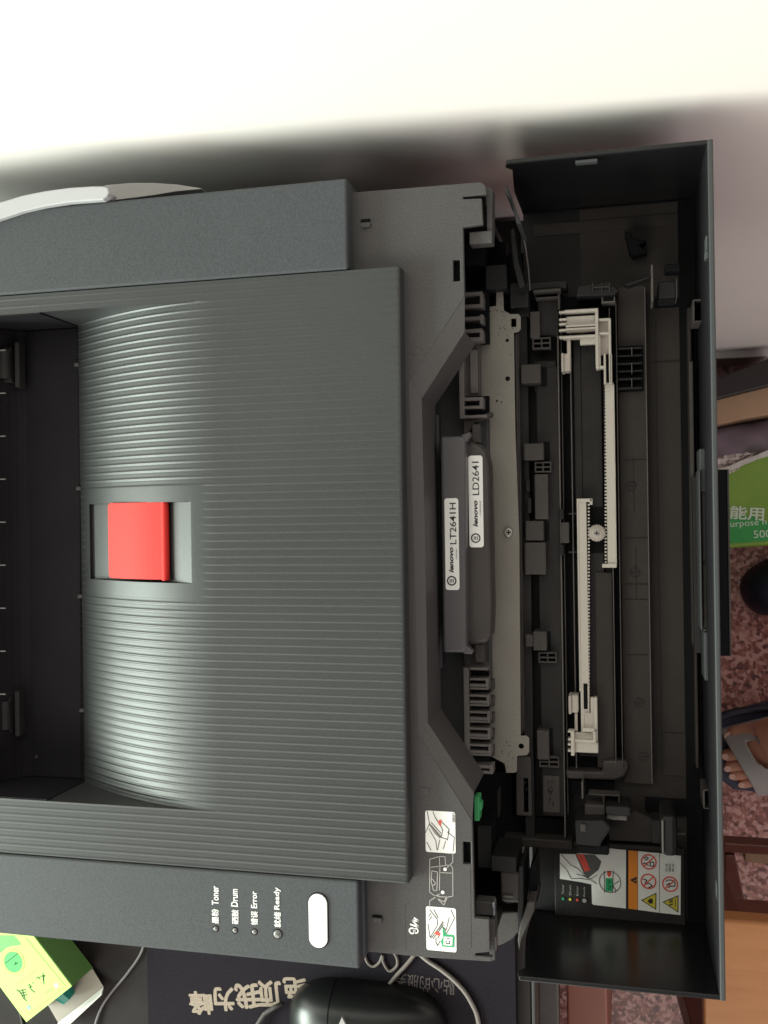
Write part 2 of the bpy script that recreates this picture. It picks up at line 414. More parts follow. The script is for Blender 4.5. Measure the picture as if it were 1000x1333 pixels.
# dark floor of the pocket beyond the seam
tf = empty('output_tray', (XL+xs1)/2, 0, -45, pr)
xr = P(7, 700, -42)[0]
MB().box(xr-10, xs1-.9, tyB+.8, tyT-.8, -46, zc-DEP-1.2).build('tray_floor', G['pit'], tf, .6)
curve = MB()
pts = [(xr+i*2.2, zc-DEP-1.2+ (1-math.cos(math.radians(90*(1-i/8))))*30) for i in range(9)]
for i in range(8):
    (xa, za), (xb, zb) = pts[i], pts[i+1]
    curve.add([(xa,tyB+1,za+.1),(xb,tyB+1,zb+.1),(xb,tyT-1,zb+.1),(xa,tyT-1,za+.1)], [(0,1,2,3)])
curve.build('rear_curve', G['pit'], tf, smooth=True)
MB().box(xr-12, xr-1, tyB+2, tyT-2, -46, -1.5).build('rear_wall', G['dark'], tf, .6)
for (pa, pb) in ((468,482), (632,640), (772,780), (917,931)):
    yq = P(104, (pa+pb)/2, -38)[1]
    MB().box(xs1-2.2, xs1+.6, yq-1, yq+1, -40, zc-DEP+.9).build('seam_clip', G['mech'], tf, .3)
MB().strokes([[(103,425),(106,1030)]], zc-DEP-1.1, .5).build('seam_line', G['gap'], tf)
for py in (985, 1019): 
    MB().cyl(*P(48, py, -37), .8, -37.1, -36.6, 12).build('pip', G['mech'], tf)
for py in (475, 930):
    x0_, x1_, y0_, y1_ = rect(-4, py-23, 14, py+23, -30)
    rh = MB().box(x0_, x1_, y0_, y1_, -37, -30).build('roller_holder', G['dark'], tf, .6)
    MB().hcyl('y', x1_-3, 0, -29.5, 3.2, y0_+2, y1_-2).build('roller', G['dark'], rh, smooth=False)
    MB().pb(19, py-30, 25, py+29, -30, 6).build('roller_bar', G['dark'], tf, .5)
for k in range(9):
    py = 455+k*56
    MB().pb(0, py, 7, py+1.5, -9, 1).build('vent_rib', G['mech'], tf)
# raised smooth surround line of the stopper recess
# red stopper flap
sf = empty('paper_stopper', P(180,704,-18)[0], P(180,704,-18)[1], -24, pr)
x0_, x1_, y0_, y1_ = rect(141, 654, 222, 754, -10); x0_ = P(141, 704, -19)[0]
m = MB(); prof = []
nseg = 12
for k in range(nseg+1):
    t = k/nseg; x = x0_+(x1_-x0_-2)*t
    zt = -15.2+9.0*t+1.4*math.sin(t*math.pi)
    prof.append((x, zt))
rr_ = rrect((x0_, x1_-2, y0_, y1_), 1.8, 4)
ny = 8
def yedge(x):   # rounded corners at the free end
    r = 2.0; d = x-x0_
    return 0 if d >= r else r-math.sqrt(max(0, r*r-(r-d)**2))
xsf = [x0_, x0_+.2, x0_+.6, x0_+1.2, x0_+2]+[x0_+2+(x1_-4-x0_)*k/10 for k in range(1, 11)]
def zf(x): t = (x-x0_)/(x1_-2-x0_); return -19.0+12.2*t+2.2*math.sin(t*math.pi)
for x in xsf:
    e = yedge(x); m.v += [(x, y0_+e, zf(x)), (x, y1_-e, zf(x)), (x, y1_-e, zf(x)-1.8), (x, y0_+e, zf(x)-1.8)]
nn = len(xsf)
for i in range(nn-1):
    for k in range(4): m.f.append((4*i+k, 4*i+(k+1)%4, 4*i+4+(k+1)%4, 4*i+4+k))
m.f += [(0,1,2,3), (4*nn-4, 4*nn-3, 4*nn-2, 4*nn-1)]
m.build('flap', G['red'], sf, .45)
MB().hcyl('y', x1_-1.9, 0, -8.2, 2.0, y0_-.5, y1_+.5, 24).build('hinge_barrel', G['red'], sf, .3)
MB().box(x0_+8, x1_-4, y0_+5, y1_-5, -30, -21).build('spring_block', G['black'], sf)

# control panel furniture
for s, bx in (('墨粉',(276,1183,285,1202)), ('Toner',(276,1153,285,1178)), ('硒鼓',(302,1184,311,1203)), ('Drum',(301,1157,310,1180)),
              ('错误',(327,1186,336,1204)), ('Error',(327,1160,335,1182)), ('就绪',(357,1187,366,1207)), ('Ready',(357,1155,366,1184))):
    text('lettering', s, bx, 0, G['mark'], cp, 90, fat=.018)
for x, y, r in ((281,1209,1.25), (306,1211,1.25), (331.5,1213,1.25), (361.5,1216,2.1)):
    cx, cy = P(x, y, 0)
    mm = MB().ring(cx, cy, r, r+.35, -.5, .12).build('lamp_rim', G['gap'], cp)
    m = MB(); nr = 6; na = 20
    m.v.append((cx, cy, .55*r))
    for i in range(1, nr+1):
        a = math.pi/2*i/nr
        for k in range(na): m.v.append((cx+r*math.sin(a)*math.cos(2*math.pi*k/na), cy+r*math.sin(a)*math.sin(2*math.pi*k/na), .55*r*math.cos(a)))
    for k in range(na): m.f.append((0, 1+k, 1+(k+1)%na))
    for i in range(nr-1):
        for k in range(na): m.f.append((1+i*na+k, 1+(i+1)*na+k, 1+(i+1)*na+(k+1)%na, 1+i*na+(k+1)%na))
    m.build('indicator_lamp', G['led'], cp, smooth=True)
r_ = rect(402, 1164, 426, 1234, .8)
MB().prism(rrect(r_, 20, 12), -1, .9).build('power_button', G['button'], cp, .35, seg=3)
rg = (r_[0]-.5, r_[1]+.5, r_[2]-.5, r_[3]+.5)
MB().prism(rrect(rg, 20, 12), -1, .15).build('button_gap', G['gap'], cp)

# front deck: C-shaped plate round the opening, 22 mm below the covers
ZD = -9.0
deck_px = [(440,252),(598,239),(626,237),(632,241),(634,253),
           (603,256),(603,259),(627,258),(629,292),(603,296),(605,386),
           (533,497),(540,735),(545,955),(615,1068),
           (618,1195),(637,1197),(638,1239),(619,1241),(619,1244),(641,1246),(639,1252),(560,1247),(470,1238)]
def hole(x0, y0, x1, y1, z): 
    a = rect(x0, y0, x1, y1, z); return [(a[0],a[2]),(a[0],a[3]),(a[1],a[3]),(a[1],a[2])]
dk = curve_plate('front_deck', PP(deck_px, ZD), [hole(590,338,599,366,ZD), hole(603,1096,613,1125,ZD)], ZD-3.0, ZD, G['deck'], pr, .35)
MB().pb(586,330,603,372,ZD-5,2).build('slot_back', G['gap'], dk)
MB().pb(600,1090,617,1130,ZD-5,2).build('slot_back', G['gap'], dk)
for (x,y) in ((476,292), (491,1198)):
    MB().pb(x-6,y-2.5,x+6,y+3.5,ZD+1.6,1.7).build('peg', G['deck'], dk, .3)
    MB().pb(x-6.5,y-7,x+6.5,y-2.8,ZD+.05,.1).build('peg_shadow', G['gap'], dk)  # flat black patch, the peg's cast shadow put in as colour
for (x,y) in ((543,457), (553,1030)):
    MB().pb(x-6,y-4,x+6,y+4,ZD+.35,.4).build('boss', G['deck'], dk, .2)
# bevelled band that drops from the deck edge to the opening
outp = [(605,386),(533,497),(540,735),(545,955),(615,1068)]
inp = [(605,432),(549,519),(554,735),(557,941),(617,1032)]
m = MB(); zi = ZD-2.5
o_ = PP(outp, ZD-.2); i_ = PP(inp, zi)
m.v = [(x,y,ZD-.2) for x,y in o_]+[(x,y,zi) for x,y in i_]+[(x,y,zi-34) for x,y in i_]
for k in range(4): m.f += [(k,k+1,k+6,k+5), (k+5,k+6,k+11,k+10)]
m.build('opening_bevel', G['band'], pr)
for side in (0, 4):
    pass
# metal hinge brackets and catches at the deck's front corners
MB().pp([(633,242),(641,246),(641,304),(634,304)], ZD-6, 10).pb(611,301,641,317,ZD-4,8).build('latch_post', G['deck'], pr, .4)
MB().pp([(600,253),(632,251),(633,305),(600,303)], ZD-9, 2).build('latch_pocket', G['gap'], pr)
MB().pp([(616,1194),(640,1194),(641,1247),(617,1245)], ZD-9, 2).build('latch_pocket', G['gap'], pr)
MB().pb(627,1200,630.5,1238,ZD-1,5).pb(641.5,1175,644.5,1192,ZD-6,5).pb(643,1220,646,1238,ZD-8,5).build('latch_plate', G['chrome'], pr, .3)
MB().pp([(636,1197),(644,1197),(645,1250),(638,1252)], ZD-7, 10).pb(619,1174,643,1191,ZD-9,8).build('latch_post', G['deck'], pr, .4)

# deck stickers -------------------------------------------------------------
Z = ZD+.02
s1 = MB().prism(rrect(rect(554,1056,593,1110,Z), 1), Z, Z+.12).build('jam_sticker', G['stick'], dk)
z = Z+.14
def D4(pts): return [(545+x*.15, 1045+y*.15) for x, y in pts]
MB().strokes([D4(l) for l in ([(75,70),(95,180),(60,260)],[(95,180),(190,300),(195,290)],[(110,170),(195,265)],[(125,75),(145,130),(165,155)],
   [(145,130),(200,215),(210,240)],[(200,165),(265,230),(255,260)],[(210,240),(195,300),(250,318)],[(265,235),(250,325)],[(90,225),(150,330),(160,410)],
   [(185,320),(165,410)],[(70,340),(110,415)],[(250,255),(310,300),(300,420)],[(215,400),(235,330)])], z, .28).build('drawing', G['ink'], s1)
MB().pp(D4([(90,190),(115,195),(195,285),(185,310),(140,270)]), z+.1, .1).build('drawing_shade', G['greyink'], s1)
MB().pp(D4([(178,150),(200,150),(196,172),(196,195),(180,198),(178,180),(170,172)]), z+.2, .1).build('red_mark', G['redp'], s1)
text('sticker_number', 'DE331', (589,1059,592,1070), z, G['ink'], s1, 90)
s2 = MB().prism(rrect(rect(555,1181,594,1238,Z), 1), Z, Z+.12).build('jam_sticker', G['stick'], dk)
MB().strokes([D4(l) for l in ([(95,925),(160,1010),(165,1060),(100,1170)],[(130,925),(170,1000)],[(280,930),(312,1000),(245,1130)],
   [(110,1175),(215,1035)],[(125,1180),(215,1060)],[(80,1050),(100,1170)],[(150,1170),(150,1210),(165,1240),(185,1200)],
   [(180,1150),(165,1180)],[(265,995),(240,1100)],[(85,990),(105,960)],[(90,1020),(115,985)],[(215,1080),(240,1110)])], z, .28).build('drawing', G['ink'], s2)
MB().pp(D4([(165,1100),(205,1025),(215,1035),(205,1075),(185,1110)]), z+.1, .1).build('drawing_shade', G['greyink'], s2)
MB().pp(D4([(140,1125),(160,1115),(190,1140),(180,1155),(150,1148)]), z+.2, .1).build('red_mark', G['redp'], s2)
MB().pp(D4([(205,1070),(245,1145),(300,1148),(312,1165),(308,1255),(205,1248),(200,1215),(190,1210),(213,1165)]), z+.15, .1).build('green_bubble', G['greenp'], s2)
MB().pp(D4([(218,1162),(295,1165),(292,1240),(216,1236)]), z+.25, .1).build('bubble_paper', G['stick'], s2)
MB().strokes([D4(l) for l in ([(235,1220),(270,1225),(265,1195)],[(245,1180),(270,1175)],[(240,1195),(235,1215)])], z+.25, .3).build('drawing', G['ink'], s2)
MB().strokes([D4(l) for l in ([(97,560),(97,490),(180,465),(230,468),(235,540),(285,545),(297,570),(298,810),(250,818),(220,888),(145,810),(97,775),(97,560),(235,545)],
   [(180,465),(185,560),(182,760)],[(140,810),(210,780)],[(250,818),(145,812)],[(297,430),(297,515),(230,578)],[(97,905),(97,850),(210,778)],
   [(115,590),(110,680),(130,760),(160,760),(165,600),(115,590)],[(120,660),(150,700),(125,720)],[(185,605),(290,610)],[(150,820),(220,860),(240,825)])], Z, .38).build('deck_drawing', G['line'], dk)
cx, cy = P(579.5, 1131.5, Z); MB().cyl(cx, cy, .8, Z, Z+.2).cyl(*P(576.5,1161.5,Z), .8, Z, Z+.2).build('drawing_dots', G['mark'], dk)
c1 = P(541.5, 1211.5, Z); c2 = P(536.5, 1211.5, Z)
MB().ring(*c1, .75, 1.35, Z, Z+.15).ring(*c2, .9, 1.6, Z, Z+.15).strokes([[(534,1203),(545,1207),(537,1198),(545,1199),(539,1194.5)]], Z, .8).build('jam_symbol', G['mark'], dk)
MB().strokes([[(527,1178),(528,1236)],[(612,1130),(613,1235)]], Z, .25).build('panel_line', G['band'], dk)

# green lever
MB().pb(617,1037,624,1069,-30,8).pb(623,1045,627,1056,-31,6).build('green_lever', G['green'], pr, .5)

# ------------------------------------------------------------------ drum unit and toner cartridge
du = empty('drum_unit', P(625,720,-60)[0], P(625,720,-60)[1], -112)
tag(du, 'dark drum unit in the opening, brown black handle with the LD2641 label', 'drum unit')
zA = -66.0
MB().pp([(520,430),(604,380),(606,1010),(600,1050),(530,960)], zA, 30).build('drum_body', G['cart'], du, 1)
MB().pp([(604,500),(636,545),(640,900),(606,960)], zA-3, 12).build('drum_shelf', G['cart'], du, .8)
hd = MB()
zh = -46.0
outl = [(600,577),(612,574),(624,578),(633,588),(637,604),(639,690),(641,790),(640,826),(634,838),(612,840),(604,835)]
dh = MB().pp(outl, zh, 16).build('handle', G['drum'], du, 2.2, seg=3)
MB().pb(614,552,625,577,zh-8,8).build('handle_stem', G['drum'], du, .6)
MB().pb(618,838,630,862,zh-8,8).build('handle_stem', G['drum'], du, .6)
def label(parent, x0, y0, x1, y1, z, code):
    s = MB().prism(rrect(rect(x0,y0,x1,y1,z), 1.3), z, z+.15).build('label', G['stick'], parent)
    z += .15; W_ = x1-x0; cx = (x0+x1)/2; hgt = y1-y0
    if code == 'LD2641':
        text('code', code, (x0+4.5, y0+8, x0+13.3, y0+51.5), z, G['ink'], s, 90, bold=.004)
        text('maker', 'lenovo', (x0+5.5, y0+58.5, x0+11.5, y0+93), z, G['ink'], s, 90, shear=.25, bold=.03)
        text('small_print', '(中国)制造商', (x0+14, y0+59, x0+16, y0+78), z, G['greyink'], s, 90)
    else:
        text('code', code, (x0+6, y0+6, x0+14.5, y0+60), z, G['ink'], s, 90, bold=.004)
        text('maker', 'lenovo', (x0+5, y0+64, x0+11, y0+97), z, G['ink'], s, 90, shear=.25, bold=.03)
        text('small_print', '(中国)制造商', (x0+14, y0+66, x0+16, y0+80), z, G['greyink'], s, 90)
    c = P(cx-.3, y1-12, z)
    MB().ring(*c, 1.75, 2.4, z, z+.12).build('emblem', G['ink'], s)
    for d in (-.8, 0, .8): MB().box(c[0]+d-.2, c[0]+d+.2, c[1]-.9, c[1]+.9, z, z+.12).build('emblem_bar', G['ink'], s)
label(dh, 610.5, 593, 629, 712.5, zh+.02, 'LD2641')
# combs beside the handle (belong to the drum unit)
zcmb = -52.0
cb = MB().pb(597,382,603.5,545,zcmb,10)
for py in (380, 396, 412, 428): cb.pb(603,py,628,py+5,zcmb-.2,8)
for py in (400, 418, 432): pass
cb.pb(624.5,384,629,400,zcmb-.4,8).pb(624.5,409,629,421,zcmb-.4,8).pb(624.5,430,629,444,zcmb-.4,8).pb(603,439,628,444.5,zcmb-.2,8)
cb.pb(603,517,629,521.5,zcmb-.2,8).pb(603,528,629,532,zcmb-.2,8).pb(624,517,629,532,zcmb-.4,8).pb(603,540,634,544,zcmb-.2,8)
cb.build('comb', G['comb'], du, .35)
MB().pb(603,446,625,516,zcmb-7,4).build('comb_shelf', G['mech'], du, .4)
MB().pb(612,455,622,512,zcmb-5.8,1).build('comb_strip', G['comb'], du, .3)
MB().pp([(603,546),(626,540),(640,536),(640,541),(618,551),(612,562),(603,566)], zcmb-5, 8).build('gusset', G['mech'], du, .5)
cb = MB().pb(604,869,611,1000,zcmb,10)
for k in range(6):
    y0_ = 869+k*21.7
    if k < 6:
        cb.pb(611,y0_,635+k*.9,y0_+3.6,zcmb-.2,8)
for k in range(5):
    y0_ = 883+k*21.5
    cb.pb(611,y0_,635.5+k*.9,y0_+3,zcmb-.6,8).pb(611,y0_+12,635.5+k*.9,y0_+15,zcmb-.6,8).pb(632+k*.9,y0_,636+k*.9,y0_+15,zcmb-.4,8)
cb.pb(600,996,642,1000,zcmb-.3,8).pb(600,1003,642,1007,zcmb-.3,8).pb(637,996,642,1007,zcmb-.1,8)
cb.build('comb', G['comb'], du, .35)
for k in range(5):
    y0_ = 886+k*21.5
    MB().pb(637,y0_-1,643,y0_+13,zcmb-13,5).build('comb_foot', G['mech'], du, .4)
MB().pp([(604,866),(603,846),(622,852),(640,872),(636,874),(604,868)], zcmb-6, 8).build('gusset', G['mech'], du, .5)
for (y0_, y1_) in ((377,449), (516,545), (864,1008)):
    MB().pb(600,y0_,637,y1_,zcmb-16,2).build('comb_floor', G['gap'], du)

tn = empty('toner_cartridge', P(588,706,-60)[0], P(588,706,-60)[1], -66)
tag(tn, 'charcoal toner cartridge behind the drum handle, grey grip with the LT2641H label', 'toner cartridge')
zt = -38.0
th_ = MB().pp([(573,568),(601,567),(606,572),(607,846),(604,850),(577,850)], zt, 20).build('handle', G['hand'], tn, 1.6, seg=3)
MB().pp([(600,566),(612,562),(613,567),(607,575),(604,575)], zt-1, 6).build('handle_rib', G['hand'], tn, .8)
MB().pp([(602,841),(607,840),(616,848),(615,852),(602,851)], zt-1, 6).build('handle_rib', G['hand'], tn, .8)
MB().pb(530,540,574,870,-58,6).build('cartridge_body', G['cart'], tn, 1.2)
label(th_, 579.5, 648.5, 597.5, 768, zt+.02, 'LT2641H')

# ------------------------------------------------------------------ metal plate & front frame (printer)
zp = -74.0
pl = curve_plate('metal_plate', PP([(622,402),(646,398),(646,379),(650,377),(655,378),(656,404),(665,409),(675,408.5),(678,412),(678,428),(675,432),(669,433),
      (671,560),(676,700),(678,958),(685,958),(689,961),(689,979),(686,983),(673,984),(673,1004),(670,1006),(659,1006),(657,994),(640,985),(622,985),(616,700)], zp),
      [hole(665.5,414.5,672,425.5,zp), [ (P(678.5,971.5,zp)[0]+1.4*math.cos(a*.5236), P(678.5,971.5,zp)[1]+1.4*math.sin(a*.5236)) for a in range(12)]],
      zp-1.2, zp, G['steel'], pr, .2)
MB().cyl(*P(662,693,zp), 2.6, zp, zp+1.8, 24, 2.1).build('screw', G['screw'], pl, .3)
c = P(662,693,zp+1.8); MB().box(c[0]-1.3,c[0]+1.3,c[1]-.3,c[1]+.3,zp+1.81,zp+1.86).box(c[0]-.3,c[0]+.3,c[1]-1.3,c[1]+1.3,zp+1.8,zp+1.87).build('screw_cross', G['gap'], pl)
for (x,y,r) in ((661,493,1.3),(660.5,443,.9),(647,522,.6),(653,523.5,.4)):
    MB().cyl(*P(x,y,zp), r, zp+.01, zp+.05, 14).build('rivet_hole', G['gap'], pl)
m = MB()
for k in range(90):
    if k < 62: x, y = random.gauss(655,9), 392+abs(random.gauss(0,26))
    else: x, y = random.gauss(660,9), 1000-abs(random.gauss(0,22))
    if 634 < x < 668: m.cyl(*P(x,y,zp), random.uniform(.1,.38), zp+.01, zp+.06, 6)
tag(m.build('toner_specks', G['ink'], pl), kind='stuff')

# ------------------------------------------------------------------ front cover
fc = empty('front_cover', P(800,740,-95)[0], P(800,740,-95)[1], -95, pr)
ZR, ZB = -22.0, -100.0          # rim and floor of the cover shell
r_tl, r_tr, r_br, r_bl = P(660,221,ZR), P(925,181,ZR), P(943,1303,ZR), P(679,1278,ZR)
yW1, yW0 = r_tr[1], r_br[1]
xR = (r_tr[0]+r_br[0])/2
xLft = r_tl[0]
# side walls with a curved free end
def side(ya, yb, zoff=0):
    xl = xLft; xbt = P(680, 283, ZB)[0]
    prof = [(xl, ZR), (xl-1.2, ZR-5), (xl+1.6, ZR-9), (xl+.5, ZR-22), (xl-1, ZR-42), (xbt, ZB-3), (xR, ZB-3), (xR, ZR)]
    m = MB(); n = len(prof)
    m.v = [(x, ya, z) for x, z in prof]+[(x, yb, z) for x, z in prof]
    m.f = [tuple(range(n)), tuple(range(n,2*n))[::-1]]+[(i,(i+1)%n,(i+1)%n+n,i+n) for i in range(n)]
    return m
side(yW1-2.4, yW1).build('cover_side', G['doorg'], fc, .5)
side(yW0, yW0+2.4).build('cover_side', G['doorg'], fc, .5)
MB().box(xR-2.0, xR+.2, yW0+.2, yW1-.2, ZB-3, ZR-1).build('cover_end', G['pit'], fc, .3)
MB().box(xR-1.6, xR+.8, yW0+.1, yW1-.1, ZR-.9, ZR+.8).build('end_rim', G['edge'], fc, .6)
MB().box(xLft+30, xR-2.1, yW0+2.6, yW1-2.6, ZB-3, ZB).build('cover_floor', G['door'], fc, .3)
MB().box(xR-10.5, xR-2.7, yW0+2.7, yW1-2.7, ZB, ZB+1).build('end_gutter', G['gap'], fc)
MB().box(P(681,283,ZB)[0], xLft+30, yW0+2.6, yW1-2.6, ZB-3, ZB-.2).build('hinge_base', G['black'], fc)
# clips on the rim
for (x0,y0,x1,y1) in ((749,207,778,211),):
    MB().pb(x0,y0,x1,y1,ZR-1,4).build('rim_clip', G['edge'], fc, .4)
MB().pb(918,326,925,336,ZR-1,6).pb(919,306,924,326,ZR-2,8).build('rim_catch', G['edge'], fc, .5)
MB().pb(934,1142,941,1150,ZR-1,6).pb(933,1150,940,1172,ZR-2,6).build('rim_catch', G['edge'], fc, .5)
zf = ZB+8
for (y0_,y1_) in ((390,417),(1029,1052)):
    dx = (y0_-390)*.021
    m = MB().pb(902+dx,y0_,904.5+dx,y1_,ZB+34,20).pb(903+dx,y0_-1,921+dx,y0_+1,ZB+34,20).pb(903+dx,y1_,921+dx,y1_+1.5,ZB+34,20)
    m.build('corner_socket', G['mech'], fc, .3)
    MB().pb(905+dx,y0_+1,920+dx,y1_,ZB+20,2).build('socket_floor', G['gap'], fc)
# handle recess along the far side
MB().pb(911,584,921,640,ZB+42,20).build('grip_step', G['edge'], fc, .5)
MB().pb(915,640,926,822,ZB+40,20).build('grip_plate', G['mech'], fc, .4)
MB().pb(917,823,929,886,ZB+42,20).build('grip_step', G['edge'], fc, .5)
for py in (732, 818): MB().pb(914,py,926,py+1.2,ZB+40.3,1).build('grip_seam', G['gap'], fc)
MB().pb(911,612,913.5,820,ZB+44,20).build('grip_lip', G['edge'], fc, .4)
MB().pb(899.5,470,905,840,ZB+15,14).build('inner_ledge', G['mech'], fc, .5)
MB().pb(896,400,901,600,ZB+10,9).build('inner_ledge', G['door'], fc, .5)
MB().pb(905,840,909,1000,ZB+10,9).build('inner_ledge', G['door'], fc, .5)
MB().pb(903,620,912,850,ZB+24,20).build('grip_well', G['dark'], fc, .5)
# black lip that sticks out past the far edge
x0_, x1_, y0_, y1_ = rect(934, 611, 948, 854, ZR-22)
lp = MB().box(x0_-3, x1_, y0_, y1_, ZR-34, ZR-22).build('pull_lip', G['gap'], fc, .4)
MB().box(x1_+.02, x1_+.9, y0_, y1_, ZR-34, ZR-21.6).build('lip_edge', G['mech'], fc, .2)

# floor relief: long steps running across the cover
def lng(name, x0, x1, y0, y1, zt, h, m, bev=.4): return MB().pb(x0,y0,x1,y1,zt,h).build(name, m, fc, bev)
lng('step_plate', 808, 845, 372, 1020, ZB+9, 8, G['door'])
lng('step_edge', 843.5, 845, 374, 1020, ZB+10, 2, G['comb'], .2)
for py in (598, 700, 760, 780, 852): lng('step_seam', 813, 844, py, py+.8, ZB+9.3, .5, G['black'], 0)
lng('step_rib', 824.5, 825.5, 598, 668, ZB+9.3, .5, G['black'], 0); lng('step_rib', 827.5, 828.5, 714, 780, ZB+9.3, .5, G['black'], 0)
for (x,y) in ((822,633),(827,745),(832,915),(838,985)):
    c = P(x,y,ZB+9); MB().ring(*c, 2.2, 2.6, ZB+9.02, ZB+9.3).box(c[0]-.2,c[0]+.2,c[1]-2.2,c[1]+2.2,ZB+9.02,ZB+9.25).box(c[0]-2.2,c[0]+2.2,c[1]-.2,c[1]+.2,ZB+9.02,ZB+9.28).build('mould_mark', G['dark'], fc)
lng('side_ledge', 857, 858.3, 420, 1010, ZB+.5, .4, G['dark'], 0)
for (y0_,y1_) in ((452,454.5),(462,464),(472,474.5),(482,484),(492,494.5),(504,506.5)):
    lng('vent_rib', 802, 836, y0_, y1_, ZB+14, 6, G['black'], .2)
lng('vent_pit', 801, 838, 450, 510, ZB+9.4, .6, G['gap'], 0)
for (y0_,y1_) in ((452,462),(472,486),(492,504)): lng('vent_post', 822, 823.2, y0_, y1_, ZB+16, 6, G['comb'], .2)
lng('upper_seam', 850, 898, 470, 471, ZB+.5, .4, G['dark'], 0)
lng('floor_panel', 865, 903, 955, 1010, ZB+.8, .6, G['door'], .2)

# multipurpose tray well with the two width guides
tr = empty('manual_tray', P(770,700,ZB)[0], P(770,700,ZB)[1], ZB, pr)
def tl(name, x0, x1, y0, y1, zt, h, m, bev=.4, par=None): return MB().pb(x0,y0,x1,y1,zt,h).build(name, m, par or tr, bev)
zw = ZB+10
tl('well', 734, 806, 392, 1006, ZB+4, 3, G['gap'], 0)
tl('tray_plate', 750, 786, 420, 985, zw, 6, G['dark'])
tl('tray_line', 759, 760, 420, 985, zw+.2, .4, G['gap'], 0)
tl('tray_rail', 745.5, 747, 420, 1000, zw+3, 6, G['comb'], .2)
tl('tray_frame', 776, 799, 745, 1000, zw+1, 6, G['door'], .5)
tl('tray_frame', 786, 796, 420, 745, zw-1, 5, G['dark'], .5)
tl('tray_rail', 797, 798.2, 400, 1000, zw+5, 6, G['comb'], .2)
tl('tray_rail', 805.5, 807, 392, 1000, zw+6, 8, G['mech'], .2)
tl('channel', 799, 805, 395, 1000, ZB+6, 2, G['gap'], 0)
MB().pp([(736,1003),(784,1005),(784,990),(800,990),(816,990),(819,1000),(812,1012),(800,1016),(738,1014)], zw+4, 10).build('tray_corner', G['mech'], tr, 1.2)
tl('tray_rim', 729.5, 731.5, 372, 1090, zw+2, 8, G['comb'], .2)
tl('tray_rim', 734, 735.2, 372, 1060, zw+1, 8, G['mech'], .2)
tl('pivot_stop', 730, 741, 680, 707, zw+6, 8, G['mech'], .5)
for y0_ in (662, 709): tl('pivot_stop', 728, 734, y0_, y0_+14, zw+7, 8, G['black'], .4)
for y0_ in (668, 718): tl('cross_rib', 740, 752, y0_, y0_+1.5, zw+2, 5, G['mech'], .2)
tl('pinion_well', 757, 797, 660, 720, zw+.3, .4, G['gap'], 0)

zg = zw+6
def rack(name, xa, xb, y0, y1, side_, zt, hook):
    """toothed bar; side_ = -1 teeth to the left, +1 to the right"""
    m = MB().pb(xa,y0,xb,y1,zt,3)
    ym = y0+4
    while ym < y1-6:
        if side_ < 0: m.pb(xa-2.3,ym,xa+.4,ym+2.2,zt-.15,2.5)
        else: m.pb(xb-.4,ym,xb+2.3,ym+2.2,zt-.15,2.5)
        ym += 4.4
    return m
g1 = rack('rack', 789.5, 800.5, 498, 738, -1, zg, 0).build('guide_rack', G['white'], tr, .15)
MB().pb(799.5,500,801.5,738,zg+.9,3).pb(784,734,803,739,zg+1.2,3.5).build('rack_edge', G['white'], g1, .3)
# upper guide head
m = MB().pb(737,411,777,432,zg+3,4).pb(734,402,779,406,zg+6,8).pb(775,402,779.5,480,zg+6,8).pb(736,422,778,424.5,zg+6,7).pb(736,426,778,428.5,zg+5.5,6).pb(732,436,778,439.5,zg+6,7)
m.pb(755,439,778,448,zg+3,4)
for py in (404.5, 414, 420, 428, 437): m.pb(727.5,py,738,py+3,zg+5,5)
m.build('guide_head', G['white'], tr, .5)
m = MB().pb(779,414,795,417,zg+5,6).pb(792.5,414,796,500,zg+5,6).pb(779,432,795,435,zg+5,6).pb(779.5,436,782,478,zg+5,6).pb(779,476,787,479.5,zg+5,6).pb(786,460,789,500,zg+5,6).pb(793.5,460,797,500,zg+5,6)
m.build('guide_frame', G['white'], tr, .4)
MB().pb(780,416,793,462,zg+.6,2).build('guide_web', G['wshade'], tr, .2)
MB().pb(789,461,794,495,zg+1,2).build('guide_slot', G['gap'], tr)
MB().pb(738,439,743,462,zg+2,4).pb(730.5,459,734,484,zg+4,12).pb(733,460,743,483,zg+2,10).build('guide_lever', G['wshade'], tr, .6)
# lower rack and head
g2 = rack('rack', 754.5, 765.5, 652, 960, 1, zg, 0).build('guide_rack', G['white'], tr, .15)
MB().pb(752.5,649,755,900,zg+.6,3).pb(752.5,649,771,653.5,zg+1,3.5).pb(767.5,649,771.5,657,zg+1,3.5).build('rack_edge', G['white'], g2, .3)
MB().pb(759.8,890,765,923,zg+.35,.4).build('guide_slot', G['gap'], tr)
m = MB().pb(769,908,777,955,zg+1,3).pb(773.5,908,778,965,zg+3,5).pb(758,948,778,953,zg+3,4).pb(744,954,776,964,zg+1,3).pb(745,966,779,980,zg+3,5).pb(743,952,748,984,zg+6,7).pb(772,952,776,968,zg+5,6).pb(747,963,776,967,zg+4.5,5)
for py in (951, 961.5, 968, 976): m.pb(739,py,747,py+3,zg+5.5,5)
m.build('guide_head', G['white'], tr, .5)
MB().pb(761,928,772,948,zg+1.2,1.5).build('guide_web', G['wshade'], tr, .2)
MB().pb(740,906,744,930,zg+4,12).pb(744,905,753,928,zg+2,10).pb(748,928,752,952,zg+1,3).build('guide_lever', G['wshade'], tr, .6)
c = P(777,694,zg+2)
pn = MB()
nt_ = 22
pts = []
for k in range(nt_*2):
    a = math.pi*k/nt_; r = 4.6 if k % 2 else 4.0; pts.append((c[0]+r*math.cos(a), c[1]+r*math.sin(a)))
pn = MB().prism(pts, zg-2, zg+2).build('pinion', G['wshade'], tr, .2)
